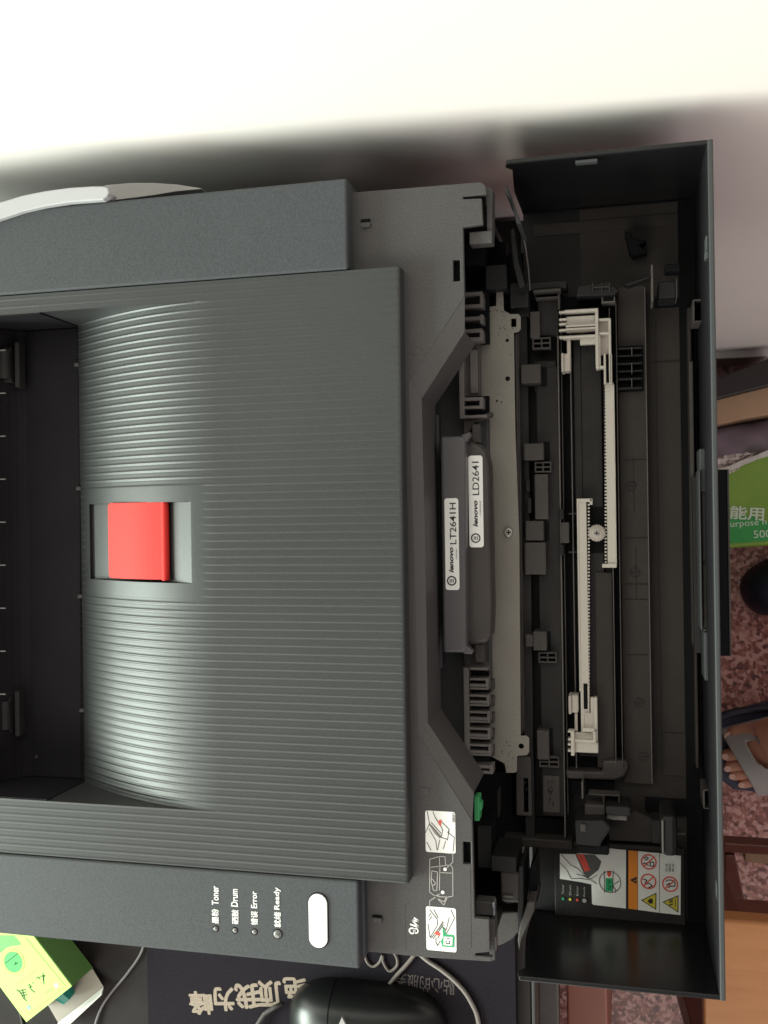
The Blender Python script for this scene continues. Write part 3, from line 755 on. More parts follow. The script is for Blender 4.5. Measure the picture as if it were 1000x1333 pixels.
MB().cyl(*c, 3.7, zg+2, zg+2.6, 28).build('pinion_cap', G['wshade'], pn, .3)
MB().cyl(*c, 2.7, zg+2.6, zg+3.4, 24, 2.5).build('washer', G['white'], pn, .15)
MB().cyl(*c, 1.9, zg+3.4, zg+4.2, 20, 1.5).build('screw', G['screw'], pn, .2)
MB().box(c[0]-1,c[0]+1,c[1]-.22,c[1]+.22,zg+4.2,zg+4.24).box(c[0]-.22,c[0]+.22,c[1]-1,c[1]+1,zg+4.2,zg+4.25).build('screw_cross', G['gap'], pn)

# ------------------------------------------------------------------ feed frame between the plate and the tray
fr = empty('feed_frame', P(700,720,-92)[0], P(700,720,-92)[1], -106, pr)
zq = -88.0
def fb(name, x0, x1, y0, y1, zt=zq, h=8, m=G['mech'], bev=.4): return MB().pb(x0,y0,x1,y1,zt,h).build(name, m, fr, bev)
MB().pb(606,330,734,1100,-104,3).build('frame_floor', G['gap'], fr)
fb('frame_strip', 674, 677, 434, 955, -79, 14, G['drum'], .3)
fb('frame_strip', 677.5, 679, 434, 950, -82, 8, G['mech'], .2)
fb('front_strip', 679, 691, 375, 1095, zq, 8, G['dark'])
fb('strip_patch', 665, 689, 375, 412, zq+3, 8, G['dark'])
fb('strip_patch', 672, 692, 985, 1062, zq+2, 8, G['mech'])
fb('front_plate', 702, 730, 478, 1062, zq, 8, G['dark'])
fb('front_plate', 700, 727, 385, 437, zq+1, 8, G['dark'])
fb('front_plate', 696, 724, 470, 510, zq-.5, 6, G['dark'])
blocks = [(690,703,405,440,5),(678,704,474,499,7),(682,708,577,599,7),(696,714,617,676,5),(684,708,678,704,5),(683,711,706,748,6),
          (694,712,822,847,7),(684,695,826,842,6),(699,715,951,989,6),(684,690,625,640,3),(686,692,648,668,3)]
for x0_,x1_,y0_,y1_,hh in blocks: fb('block', x0_, x1_, y0_, y1_, zq+hh, hh+6, G['mech'] if hh != 3 else G['black'], .6)
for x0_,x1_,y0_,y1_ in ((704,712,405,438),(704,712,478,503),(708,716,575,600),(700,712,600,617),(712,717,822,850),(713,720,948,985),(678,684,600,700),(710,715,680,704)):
    fb('block_shadow', x0_, x1_, y0_, y1_, zq+.5, 1, G['gap'], 0)  # flat black sheets, shade beside the blocks put into their colour
def window4(x0, y0, w, h):
    m = MB()
    for i in range(3): m.pb(x0+i*w/2-1, y0-1, x0+i*w/2+1, y0+h+1, zq+4+i*.02, 5)
    for j in range(3): m.pb(x0-1, y0+j*h/2-1, x0+w+1, y0+j*h/2+1, zq+4.2+j*.02, 5)
    m.build('window_grid', G['mech'], fr, .2)
    MB().pb(x0-1,y0-1,x0+w+1,y0+h+1,zq+.6,.8).build('grid_back', G['gap'], fr)
window4(694, 440, 22, 13); window4(697, 602, 20, 12); window4(702, 850, 22, 12); window4(703, 986, 24, 12)
fb('end_plate', 707, 729, 1010, 1058, zq+1, 8, G['mech'])
fb('end_plate', 681, 689, 1012, 1058, zq+2, 8, G['mech'])
# toner marks
m = MB()
for k in range(36):
    x, y = random.choice(((684,1030),(716,1030)));
    m.cyl(*P(random.gauss(x,3),random.gauss(y,10),zq+2.1), random.uniform(.2,.5), zq+1.0, zq+2.15, 6)
tag(m.build('toner_specks', G['ink'], fr), kind='stuff')
# side works of the opening, top end
tw = empty('hinge_works', P(700,340,-80)[0], P(700,340,-80)[1], -100, pr)
def hb(name, x0, x1, y0, y1, zt, h, m, bev=.4): return MB().pb(x0,y0,x1,y1,zt,h).build(name, m, tw, bev)
hb('end_wall', 606, 660, 316, 384, -92, 6, G['gap'])
hb('end_block', 632, 660, 345, 376, -66, 20, G['black'])
hb('end_block', 664, 688, 368, 400, -74, 20, G['black'])
hb('end_block', 606, 630, 316, 345, -60, 20, G['gap'])
MB().pp([(659,240),(664,250),(676,284),(679,292),(672,291),(666,262),(658,250)], -34, 30).build('hinge_cheek', G['edge'], tw, .5)
MB().pp([(664,300),(670,296),(675,340),(684,372),(676,376),(668,345)], -60, 20).build('hinge_strut', G['black'], tw, .5)
MB().tube([(*P(678,292,-62),-62),(*P(684,320,-68),-68),(*P(688,350,-74),-74),(*P(690,378,-80),-80)], .5, 6).build('cover_edge_wire', G['comb'], tw)
m = MB().pb(694,376,730,380,ZB+22,14).pb(697,386,727,389,ZB+18,10).pb(726,372,729,402,ZB+18,10)
m.build('pivot_frame', G['mech'], tw, .3)
hb('pivot_pit', 698, 800, 386, 400, ZB+5, 3, G['gap'])
hb('pivot_block', 690, 738, 366, 376, ZB+20, 14, G['black'], .6)
MB().pp([(752,372),(792,366),(806,378),(800,384),(750,386)], ZB+24, 14).build('pivot_cover', G['black'], tw, .5)
m = MB()
for x in (771, 783, 793): m.pb(x,368,x+1,380,ZB+26,6)
m.pb(771,373,794,374,ZB+26,5).build('pivot_lines', G['mech'], tw)
hb('pivot_cup', 783, 801, 380, 394, ZB+20, 10, G['comb'], .3); hb('pivot_hollow', 785, 799, 382, 392, ZB+20.2, .5, G['gap'], 0)
MB().pp([(812,370),(846,358),(849,361),(818,372)], ZB+26, 8).build('brace', G['black'], tw, .4)
hb('tall_fin', 848, 850.5, 344, 392, ZB+34, 20, G['comb'], .3)
hb('dark_box', 857, 880, 366, 388, ZB+28, 20, G['black'], .6)
hb('dark_box', 866, 886, 343, 353, ZB+34, 10, G['gap'], .6)
hb('box_edge', 880, 882, 362, 388, ZB+29, 16, G['mech'], .3)
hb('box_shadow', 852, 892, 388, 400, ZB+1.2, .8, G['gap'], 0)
MB().pp([(813,300),(818,301),(826,311),(842,313),(832,319),(843,328),(825,333),(820,328)], ZB+12, 10).build('dark_hook', G['gap'], tw, .4)
MB().pb(705,268,890,269,ZR-58,1).build('wall_seam', G['gap'], tw)
hb('hinge_floor', 695, 890, 285, 300, ZB+.6, .5, G['door'], 0)
# bottom end
bw = empty('hinge_works', P(700,1140,-80)[0], P(700,1140,-80)[1], -100, pr)
def kb(name, x0, x1, y0, y1, zt, h, m, bev=.4): return MB().pb(x0,y0,x1,y1,zt,h).build(name, m, bw, bev)
kb('end_wall', 617, 668, 1004, 1190, -95, 6, G['gap'])
kb('end_block', 622, 640, 1075, 1130, -62, 20, G['black']); kb('end_block', 640, 672, 1115, 1135, -50, 30, G['black'])
kb('end_block', 652, 678, 1135, 1175, -54, 30, G['drum'], 1); kb('end_lip', 655, 668, 1166, 1168.5, -53, 6, G['comb'], .3)
kb('thin_edge', 648, 649.2, 1030, 1064, -60, 10, G['dark'], .2)
kb('cross_beam', 655, 745, 1092, 1104, -86, 10, G['door'], .8)
kb('cross_beam_pit', 640, 735, 1064, 1092, -96, 4, G['gap'])
MB().pp([(643,1187),(676,1187),(676,1212),(668,1222),(656,1229),(644,1233)], -62, 12).build('hinge_sector', G['mech'], bw, .6)
MB().pp([(687,1174),(697,1174),(696,1186),(688,1204),(680,1222),(676,1238),(674,1225),(676,1208),(682,1190)], -46, 24).build('hinge_cheek', G['mech'], bw, .6)
MB().pp([(676,1128),(681,1128),(682,1180),(676,1222),(673,1210)], -52, 30).build('hinge_strut', G['black'], bw, .4)
MB().pp([(690,1130),(697,1118),(700,1174),(688,1174)], -60, 20).build('hinge_strut', G['gap'], bw, .4)
MB().tube([(*P(695,1126,-70),-70),(*P(691,1150,-66),-66),(*P(687,1172,-60),-60)], .5, 6).build('cover_edge_wire', G['comb'], bw)
kb('pivot_frame', 757, 759.5, 1018, 1040, ZB+26, 16, G['comb'], .3)
m = MB().pb(766,1034,807,1036,ZB+28,8).pb(785,1034,787,1047,ZB+28,8).pb(805,1036,807,1047,ZB+28,8)
m.build('pivot_frame', G['mech'], bw, .3)
kb('pivot_pit', 740, 800, 1016, 1034, ZB+7, 4, G['gap'])
kb('pivot_arm', 761, 788, 1048, 1064, ZB+30, 20, G['mech'], .8)
kb('pivot_arm', 788, 822, 1050, 1062, ZB+36, 20, G['black'], 1.2)
kb('pivot_arm_edge', 790, 817, 1061, 1068, ZB+33, 16, G['comb'], .8)
MB().pp([(748,1068),(786,1068),(796,1078),(783,1098),(782,1103),(750,1100)], ZB+40, 26).build('pivot_drum', G['black'], bw, 1)
kb('pivot_drum_face', 755, 763, 1073, 1083, ZB+41, 3, G['mech'], .6)
kb('pivot_foot', 752, 793, 1100, 1113, ZB+38, 20, G['gap'], 1.2)
MB().pp([(795,1062),(828,1056),(850,1066),(850,1097),(790,1094)], ZB+10, 8).build('gusset_plate', G['door'], bw, .6)
kb('cross_beam', 700, 885, 1098, 1104, ZB+6, 5, G['door'], .5)
kb('catch_arm', 861, 882, 1062, 1116, ZB+44, 30, G['black'], 2.4); kb('catch_edge', 861.5, 864.5, 1068, 1112, ZB+45, 8, G['comb'], .4)
kb('catch_box', 849, 860, 1068, 1098, ZB+20, 14, G['dark']); m = MB().pb(877,1084,892,1087,ZB+36,8).pb(877,1086,879,1098,ZB+36,8)
m.build('catch_frame', G['mech'], bw, .3)
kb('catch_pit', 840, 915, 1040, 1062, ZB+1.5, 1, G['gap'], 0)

# ------------------------------------------------------------------ warning label on the cover floor
zl = ZB+4
def Dn(pts): return [(720+x*.18, 1090+y*.18) for x, y in pts]
wl = empty('warning_label', P(808,1148,zl)[0], P(808,1148,zl)[1], zl-1, fc)
MB().pb(722,1100,892,1200,zl-.3,3).build('label_base', G['dark'], fc, .5)
MB().pp(Dn([(50,120),(160,122),(410,80),(528,92),(527,515),(292,488),(282,478),(278,340),(190,322),(50,300)]), zl, .3).build('white_panel', G['stick'], wl)
MB().pp(Dn([(545,94),(612,100),(612,524),(545,516)]), zl, .3).build('orange_strip', G['orange'], wl)
MB().pp(Dn([(615,100),(768,115),(768,545),(615,525)]), zl, .3).build('white_panel', G['stick'], wl)
MB().pp(Dn([(772,116),(925,135),(922,562),(772,546)]), zl, .3).build('white_panel', G['stick'], wl)
z = zl+.05
MB().strokes([Dn(l) for l in ([(60,125),(130,200),(180,225),(240,290)],[(52,185),(100,235),(130,298)],[(170,265),(235,285)],[(130,300),(190,295),(275,308),(315,335)],[(240,290),(275,300),(320,270)])], z, .3).build('drawing', G['ink'], wl)
MB().pp(Dn([(160,122),(300,125),(350,175),(330,235),(250,298),(222,262)]), z+.1, .1).build('drawing_shade', mat('dark grey print', (.10,.10,.10), .5), wl)
MB().strokes([Dn([(180,122),(225,210),(240,245)]), Dn([(210,122),(260,240)])], z+.12, 1.6).build('red_stripe', G['redp'], wl)
ce = P(720+412*.18, 1090+323*.18, z)
MB().ring(*ce, 5.4, 5.75, z, z+.15, 36).cyl(*ce, .01, z, z+.01, 3).strokes([Dn([(370,240),(372,400)]), Dn([(436,240),(430,400)]), Dn([(440,340),(480,315)]), Dn([(440,345),(435,360),(455,380),(450,400)])], z, .35).build('call_out', G['ink'], wl)
MB().pp(Dn([(392,243),(420,243),(420,262),(425,266),(406,290),(388,266),(392,262)]), z+.1, .1).build('red_arrow', G['redp'], wl)
MB().pp(Dn([(380,296),(430,296),(430,392),(380,390)]), z+.1, .1).build('green_panel', G['greenp'], wl)
MB().strokes([Dn(l) for l in ([(395,310),(415,320),(395,335)],[(395,350),(418,360),(398,375)])], z+.1, .25).build('panel_drawing', G['ink'], wl)
MB().pp(Dn([(555,308),(605,285),(605,338)]), z+.1, .1).build('alert_mark', G['ink'], wl)
MB().strokes([Dn([(585,312),(598,312)])], z+.12, .5).build('alert_bar', G['orange'], wl)
for (cx_, cy_) in ((692,177),(690,318),(847,338)):
    c = P(720+cx_*.18, 1090+cy_*.18, z)
    m = MB().ring(*c, 3.4, 4.05, z+.1, z+.25, 32); q = 2.7
    m.seg((c[0]-q, c[1]-q), (c[0]+q, c[1]+q), z+.12, .6)
    m.build('prohibition_ring', G['redp'], wl)
MB().strokes([Dn(l) for l in ([(660,150),(675,140),(690,150),(675,165),(660,150)],[(650,190),(672,185),(690,205)],[(700,180),(728,180),(728,208),(702,208),(702,180)],
   [(655,345),(690,330),(720,350),(690,365)],[(650,300),(680,310),(665,330)],[(815,320),(830,308),(860,310),(885,330),(880,355),(850,352),(835,365)],[(820,345),(845,330)])], z, .5).build('hazard_drawing', G['ink'], wl)
for pts in ([(636,455),(748,400),(746,526)], [(790,468),(908,418),(908,546)]):
    MB().pp(Dn(pts), z+.08, .06).build('triangle_border', G['ink'], wl)
    cx_ = sum(p[0] for p in pts)/3; cy_ = sum(p[1] for p in pts)/3
    MB().pp(Dn([(cx_+(x-cx_)*.82, cy_+(y-cy_)*.82) for x, y in pts]), z+.16, .06).build('yellow_triangle', G['yell'], wl)
MB().pp(Dn([(682,460),(705,440),(722,450),(722,478),(700,480)]), z+.24, .06).build('flame_mark', G['ink'], wl)
MB().strokes([Dn(l) for l in ([(885,445),(888,505)],[(840,455),(870,452),(840,470),(870,468)],[(840,485),(870,482),(838,495)])], z+.2, .35).build('heat_mark', G['ink'], wl)
for k, t in enumerate(('高温', '注意高温', '警告')):
    text('warning_text', t, (866+k*4.4, 1124, 868.8+k*4.4, 1135), z, G['greyink'], wl, 90)
for k, (c_, t) in enumerate((('greenp','Toner'),('yell','Drum'),('redp','Error'),('line','Ready'))):
    x = 732.5+k*9.3
    MB().cyl(*P(x+.4, 1170+k*.8, zl), .7 if k < 3 else 1.1, zl, zl+.2, 14).build('lamp_key', G[c_], wl)
    text('lamp_text', t, (x-1, 1151+k, x+2, 1164+k), zl-.2, G['line'], wl, 90)

# ------------------------------------------------------------------ things round the printer
# curved white trunking by the wall, its tail greyed to put the shade into the colour
cv = empty('curved_cable_cover', P(60,262,6)[0], P(60,262,6)[1], -6)
tag(cv, 'white curved plastic cable cover arching between the printer and the wall', 'cable cover')
wp = mat('glossy white plastic', (.40,.40,.41), .45)
def arc_strip(top, bot, zt, h):
    m = MB(); n = len(top)
    a = PP(top, zt); b = PP(bot, zt)
    for (x,y),(u,v) in zip(a, b): m.v += [(x,y,zt),(u,v,zt),(u,v,zt-h),(x,y,zt-h)]
    for i in range(n-1):
        for k in range(4): m.f.append((4*i+k, 4*i+(k+1)%4, 4*i+4+(k+1)%4, 4*i+4+k))
    m.f += [(0,1,2,3),(4*n-4,4*n-3,4*n-2,4*n-1)]
    return m
arc_strip([(-60,284),(-20,270),(0,263),(30,254),(60,248),(90,244),(120,242),(134,242),(140,244),(142,250)],
          [(-60,310),(-20,293),(0,285),(30,275),(60,268),(90,263),(120,261),(134,260),(139,256),(142,251)], 3, 8).build('white_strip', wp, cv, 1.2, seg=3)
arc_strip([(136,241),(170,238),(200,238),(230,240),(262,245)], [(136,262),(170,258),(200,254),(230,249),(262,246)], -16, 6).build('shaded_tail', mat('grey shaded plastic', (.34,.33,.32), .5), cv, .8)

# mouse
ms = empty('computer_mouse', P(478,1345,-170)[0], P(478,1345,-170)[1], -187)
tag(ms, 'glossy black computer mouse with a seam, on the mouse pad below the control panel', 'mouse')
mm_ = mat('glossy black mouse shell', (.011,.012,.012), .32, .1, 900, .1)
x0_, x1_ = P(365,1330,-168)[0], P(578,1330,-168)[0]
yc_ = P(470,1340,-168)[1]-4; hw = 29.0
def mouse_z(u): return 27*(max(0, 1-abs(2*u-1)**2.8))**.55*(1-.15*(u-.5))
m = MB(); NU, NV = 36, 20
for i in range(NU+1):
    u = i/NU; s_ = (max(0, 1-abs(2*u-1)**3.2))**.5
    for j in range(NV+1):
        a = math.pi*j/NV
        m.v.append((x0_+(x1_-x0_)*u, yc_+hw*s_*math.copysign(abs(math.cos(a))**.8, math.cos(a))*(1-.07*math.sin(u*math.pi)), -186.8+mouse_z(u)*math.sin(a)**.75))
for i in range(NU):
    for j in range(NV):
        a = i*(NV+1)+j; m.f.append((a, a+1, a+NV+2, a+NV+1))
m.build('shell', mm_, ms, smooth=True, fix=True)
us = (P(425,1310,-160)[0]-x0_)/(x1_-x0_)
pts = []
for j in range(1, NV*2):
    a = math.pi*j/(NV*2); s_ = (max(0, 1-abs(2*us-1)**3.2))**.5
    pts.append((x0_+(x1_-x0_)*us, yc_+hw*s_*math.copysign(abs(math.cos(a))**.8, math.cos(a))*(1-.07*math.sin(us*math.pi)), -186.8+mouse_z(us)*math.sin(a)**.75+.02))
MB().tube(pts, .35, 6).build('button_seam', G['gap'], ms)
q = P(443,1330,-157); MB().pp([(441,1334),(445,1324),(450,1334)], -154.5, 2).build('logo_mark', G['line'], ms)
MB().tube([(*P(a,b,-183),-183) for a,b in ((368,1306),(356,1312),(344,1320),(335,1334),(330,1360))], 1.6, 8).build('cord', G['mech'], ms, smooth=True)

# thin cables and cords on the desk
def cord(name, pts, z, r, m, label_, cat='cord', group=None):
    P3 = [Vector((*P(a, b, z), z)) for a, b in pts]; out = []
    for i in range(len(P3)-1):
        p0, p1, p2, p3 = P3[max(0,i-1)], P3[i], P3[i+1], P3[min(len(P3)-1,i+2)]
        for k in range(6):
            t = k/6
            out.append(.5*((2*p1)+(-p0+p2)*t+(2*p0-5*p1+4*p2-p3)*t*t+(-p0+3*p1-3*p2+p3)*t**3))
    out.append(P3[-1])
    o = MB().tube(out, r, 8).build(name, m, None, smooth=True); tag(o, label_, cat, group); return o
tanc = mat('tan cord', (.17,.145,.13), .7)
cord('cable', [(190,1215),(184,1240),(165,1268),(145,1292),(132,1312),(124,1335),(121,1360)], -188, .95, mat('grey cable', (.15,.14,.14), .5), 'thin grey cable running down from the printer beside the green carton', 'cable')
cord('cable', [(20,1300),(26,1318),(30,1336)], -189, .8, G['mech'], 'short piece of grey cable left of the green carton', 'cable')
cord('cord', [(474,1238),(478,1252),(486,1258),(494,1253),(498,1244),(499,1252),(507,1264),(517,1257),(516,1245),(508,1235)], -186.3, 1.0, tanc, 'tan looped cord under the corner of the control panel', 'cord')
cord('cord', [(545,1236),(530,1255),(518,1268),(503,1286),(490,1300)], -185.5, 1.3, tanc, 'straight tan cord running diagonally from the deck corner to the mouse', 'cord')
cord('cord', [(540,1236),(556,1250),(574,1262),(590,1275),(604,1290),(614,1306),(621,1322),(625,1345)], -185.5, 1.5, mat('pale cord', (.26,.23,.21), .7), 'thick pale cord curving right of the mouse to the photo edge', 'cord')

# green carton
gb = empty('carton', P(30,1280,-176)[0], P(30,1280,-176)[1], -190)
tag(gb, 'lime green carton lying open on the desk, teal wrapper inside', 'box')
limem = noise_mat('lime printed card', [(.3,(.42,.72,.13)),(.7,(.47,.77,.17))], 9, rough=.45)
grm = noise_mat('green printed card', [(.3,(.22,.48,.13)),(.7,(.27,.54,.16))], 25, rough=.5)
cardm = mat('cream card inside', (.32,.28,.24), .7, .1, 400, .04)
zt_ = -163.0
A, B = Vector(P(94,1283.5,zt_)), Vector(P(35,1330,zt_))
C_ = Vector(P(45,1219,zt_)); dirv = (A-C_).normalized()
L_ = 105.0; A2, B2 = A-dirv*L_, B-dirv*L_
def quad(m, p, za, th=.5):   # sloped thin sheet from 4 (x,y,z)
    p = [Vector(q) for q in p]; nn = (p[1]-p[0]).cross(p[2]-p[0]).normalized()*th
    v = [tuple(q) for q in p]+[tuple(q+nn) for q in p]
    return m.add(v, [(0,1,2,3),(7,6,5,4),(0,4,5,1),(1,5,6,2),(2,6,7,3),(3,7,4,0)])
quad(MB(), [(*A,zt_),(*A2,zt_),(*B2,zt_),(*B,zt_)], 0).build('top_panel', limem, gb)
sh = (A-B).normalized()*1.0
Al, A2l, Bl, B2l = A+sh, A2+sh, B+sh*0, B2
zb_ = -188.6
quad(MB(), [(*(A+sh*.01),zt_),(*Al,zb_),(*A2l,zb_),(*A2,zt_)], 0).build('side_panel', grm, gb)
quad(MB(), [(*B,zt_),(*B2,zt_),(*B2l,zb_),(*Bl,zb_)], 0).build('side_panel', grm, gb)
quad(MB(), [(*Al,zb_),(*Bl,zb_),(*B2l,zb_),(*A2l,zb_)], 0).build('base_panel', cardm, gb)
F1, F2 = Al+dirv*15, Bl+dirv*15
quad(MB(), [(*Al,zb_+.6),(*F1,zb_+3),(*F2,zb_+3),(*Bl,zb_+.6)], 0).build('inner_flap', cardm, gb)
m = MB(); wd = (F2-F1)
quad(m, [(*F1,zb_+3.6),(*(F1+dirv*2.5),zb_+9),(*(F2+dirv*6),zb_+10),(*F2,zb_+3.6)], 0); m.build('curled_edge', mat('white card edge', (.85,.83,.78), .6), gb)
ctr = (Al+Bl)/2; 
m = MB(); m.tube([(*(ctr-dirv*14), zb_+9), (*(ctr-dirv*2), zb_+9), (*(ctr+dirv*6), zb_+7.5)], [8,7.5,5.5], 9)
m.build('teal_wrapper', mat('teal foil', (.01,.22,.17), .3), gb)
# carton print: laid on the top panel
ztp = zt_+.55
def DB(pts): return [(x*.13, 1210+y*.13) for x, y in pts]
cx_, cy_ = P(135*.13, 1210+325*.13, ztp)
MB().ring(cx_, cy_, 7.2, 8.9, ztp, ztp+.1, 32).build('seal_ring', mat('gold print', (.42,.42,.12), .5), gb)
MB().cyl(cx_, cy_, 7.2, ztp, ztp+.08, 32).build('seal', mat('bright green print', (.06,.62,.10), .5), gb)
MB().strokes([DB([(50,340),(180,240)]), DB([(140,355),(180,330)]), DB([(150,325),(165,350)])], ztp+.1, .9).build('seal_lettering', mat('dark green print', (.01,.13,.04), .5), gb)
MB().pp(DB([(-60,170),(-60,60),(140,60),(215,150),(170,160),(110,165),(60,185),(10,235)]), ztp+.05, .06).build('green_patch', mat('mid green print', (.12,.58,.10), .5), gb)
ink2 = mat('dark green ink', (.03,.12,.03), .5)
MB().strokes([DB(l) for l in ([(165,600),(215,640),(235,690),(270,715)],[(190,615),(260,600)],[(200,640),(265,625)],[(215,665),(275,650)],[(225,600),(250,690)],
   [(280,560),(300,550),(310,600),(350,630)],[(290,580),(320,570)],[(325,530),(335,540)],[(360,490),(390,475),(400,500)],[(405,470),(450,460),(430,490),(440,510)],[(430,435),(440,545)])], ztp, .7).build('brush_lettering', ink2, gb)
MB().strokes([DB([(165,560),(370,400)]), DB([(270,860),(640,580)]), DB([(450,630),(530,590)]), DB([(460,640),(535,602)])], ztp, .35).build('fine_print', mat('faint green print', (.28,.55,.12), .5), gb)
MB().strokes([DB([(255,80),(660,570)])], ztp, .3).build('fold_line', mat('pale crease print', (.36,.66,.16), .5), gb)
MB().cyl(*P(565*.13,1210+560*.13,ztp), 1.5, ztp, ztp+.1).build('pale_dot', G['stick'], gb)
MB().cyl(*P(290*.13,1210+780*.13,ztp), 1.6, ztp, ztp+.1).build('hologram', mat('grey green foil', (.25,.45,.36), .3), gb)

# ---- things on the floor to the right
fz = FLOOR
def fpoly(pts, zt, h): return MB().pp(pts, zt, h)
o = fpoly([(900,505),(1010,463),(1010,500),(900,528)], fz+120, 110).build('dark_case', mat('dark case', (.022,.016,.016), .5), None, 2)
tag(o, 'dark flat case on the floor against the wall, above the tan board', 'case')
o = fpoly([(895,524),(1012,499),(1015,538),(970,545),(895,562)], fz+100, 95).build('cardboard_box', tanm, None, 2)
tag(o, 'tan cardboard box on the floor between the dark case and the lilac bag', 'box')
lil = mat('lilac fabric', (.46,.38,.52), .8, .3, 200, .1, dust=.5, dscale=12, dustcol=(.60,.50,.54))
m = MB(); NX, NY = 26, 14
q0 = [(890,562),(1015,540),(1015,600),(890,625)]
for j in range(NY+1):
    for i in range(NX+1):
        u, v = i/NX, j/NY
        px_ = q0[0][0]+(q0[1][0]-q0[0][0])*u; py_ = (q0[0][1]*(1-u)+q0[1][1]*u)*(1-v)+(q0[3][1]*(1-u)+q0[2][1]*u)*v
        z = fz+64+6*math.sin(u*6+v*3)*math.sin(v*5+1)+2*math.sin(u*17-v*9)-28*abs(2*v-1)**4
        x, y = P(px_, py_, fz+66); m.v.append((x, y, z))
for j in range(NY):
    for i in range(NX): a = j*(NX+1)+i; m.f.append((a,a+NX+1,a+NX+2,a+1))
nb = len(m.v); 
border = [i for i in range(NX+1)]+[(NX+1)*j+NX for j in range(1,NY+1)]+[(NX+1)*NY+i for i in range(NX-1,-1,-1)]+[(NX+1)*j for j in range(NY-1,0,-1)]
for b in border: m.v.append((m.v[b][0], m.v[b][1], fz+2))
for k in range(len(border)): m.f.append((border[k], border[(k+1)%len(border)], nb+(k+1)%len(border), nb+k))
tag(m.build('cloth_bag', lil, None, smooth=True), 'crumpled lilac cloth bag on the floor behind the green paper pack', 'bag')

m = MB(); q0 = [(925,597),(985,588),(960,612),(925,628)]
NX, NY = 14, 8; rnd_ = random.Random(3)
for j in range(NY+1):
    for i in range(NX+1):
        u, v = i/NX, j/NY
        px_ = (q0[0][0]*(1-u)+q0[1][0]*u)*(1-v)+(q0[3][0]*(1-u)+q0[2][0]*u)*v; py_ = (q0[0][1]*(1-u)+q0[1][1]*u)*(1-v)+(q0[3][1]*(1-u)+q0[2][1]*u)*v
        z = fz+112+rnd_.uniform(-5, 6); x, y = P(px_, py_, fz+112); m.v.append((x+rnd_.uniform(-1,1), y+rnd_.uniform(-1,1), z))
for j in range(NY):
    for i in range(NX): a = j*(NX+1)+i; m.f.append((a,a+NX+1,a+NX+2,a+1))
o = m.build('crumpled_paper', mat('pale crumpled paper', (.66,.58,.56), .7, .2, 200, .08), None)
sd = o.modifiers.new('thick', 'SOLIDIFY'); sd.thickness = .001
tag(o, 'pale pinkish crumpled paper between the lilac bag and the green paper pack', 'paper')
# green ream wrapper
rw = empty('paper_pack', P(985,665,fz)[0], P(985,665,fz)[1], fz)
tag(rw, 'green copy paper pack with white lettering and a torn pale top edge, on the floor', 'paper pack')
gw = noise_mat('green wrapper', [(.3,(.17,.31,.035)),(.7,(.24,.39,.05))], 14, rough=.3, bump=.1)
gw2 = noise_mat('deep green wrapper', [(.3,(.03,.30,.06)),(.7,(.05,.36,.09))], 14, rough=.3, bump=.1)
zr = fz+110
def pack(pts): return PP(pts, zr)
MB().prism(pack([(925,622),(1060,560),(1062,706),(922,716)]), fz+3, zr).build('wrapper', gw, rw, 4, seg=3)
MB().prism(pack([(928,680),(945,677),(960,672),(980,672),(1000,680),(1061,690),(1061,700),(926,709)]), zr, zr+.6).build('lower_band', gw2, rw)
m = MB(); 
e = [(930,612),(950,606),(965,599),(985,592),(1003,584),(1030,574)]; f = [(930,622),(950,613),(968,605),(985,598),(1005,592),(1030,584)]
k = 0
for a, b in zip(zip(e, f), list(zip(e, f))[1:]):
    (p, q), (r, s) = a, b; z_ = zr+4+3*(k % 2); z2_ = zr+4+3*((k+1) % 2); k += 1
    quad(m, [(*P(*q,zr),z_),(*P(*s,zr),z2_),(*P(*r,zr),z2_+3),(*P(*p,zr),z_+3)], 0, 1.2)
m.build('torn_edge', mat('pale torn paper', (.55,.52,.48), .7, .3, 150, .1), rw)
paleg = mat('white wrapper print', (.62,.72,.58), .5)
text('large_characters', '能用', (950,659,995,677), zr+.7, paleg, rw, -4, bold=.02)
text('small_lettering', 'urpose n', (951,679,998,687), zr+.7, paleg, rw, 4)
text('sheet_count', '500', (981,690,1004,700), zr+.7, paleg, rw, 3)

# navy slipper at the right edge
def blob(name, cx, cy, rx, ry, z0, hgt, m, ang=0.0, par=None, pw=2.4, lab=None):
    b = MB(); NU, NV = 24, 7; c, s = math.cos(ang), math.sin(ang)
    X, Y = P(cx, cy, z0+hgt/2)
    b.v.append((X, Y, z0+hgt))
    for j in range(1, NV+1):
        a = math.pi/2*j/NV
        for i in range(NU):
            t = 2*math.pi*i/NU
            u = rx*math.copysign(abs(math.cos(t))**(2/pw), math.cos(t))*math.sin(a); v = ry*math.copysign(abs(math.sin(t))**(2/pw), math.sin(t))*math.sin(a)
            b.v.append((X+u*c-v*s, Y+u*s+v*c, z0+hgt*math.cos(a)))
    for i in range(NU): b.f.append((0, 1+i, 1+(i+1)%NU))
    for j in range(NV-1):
        for i in range(NU): b.f.append((1+j*NU+i, 1+(j+1)*NU+i, 1+(j+1)*NU+(i+1)%NU, 1+j*NU+(i+1)%NU))
    return b.build(name, m, par, smooth=True)
navy = mat('navy rubber', (.012,.014,.030), .5, .2)
ns = blob('slipper', 1012, 764, 42, 34, fz, 45, navy, .5); tag(ns, 'dark navy slipper on the granite floor at the right edge of the photo', 'slipper')

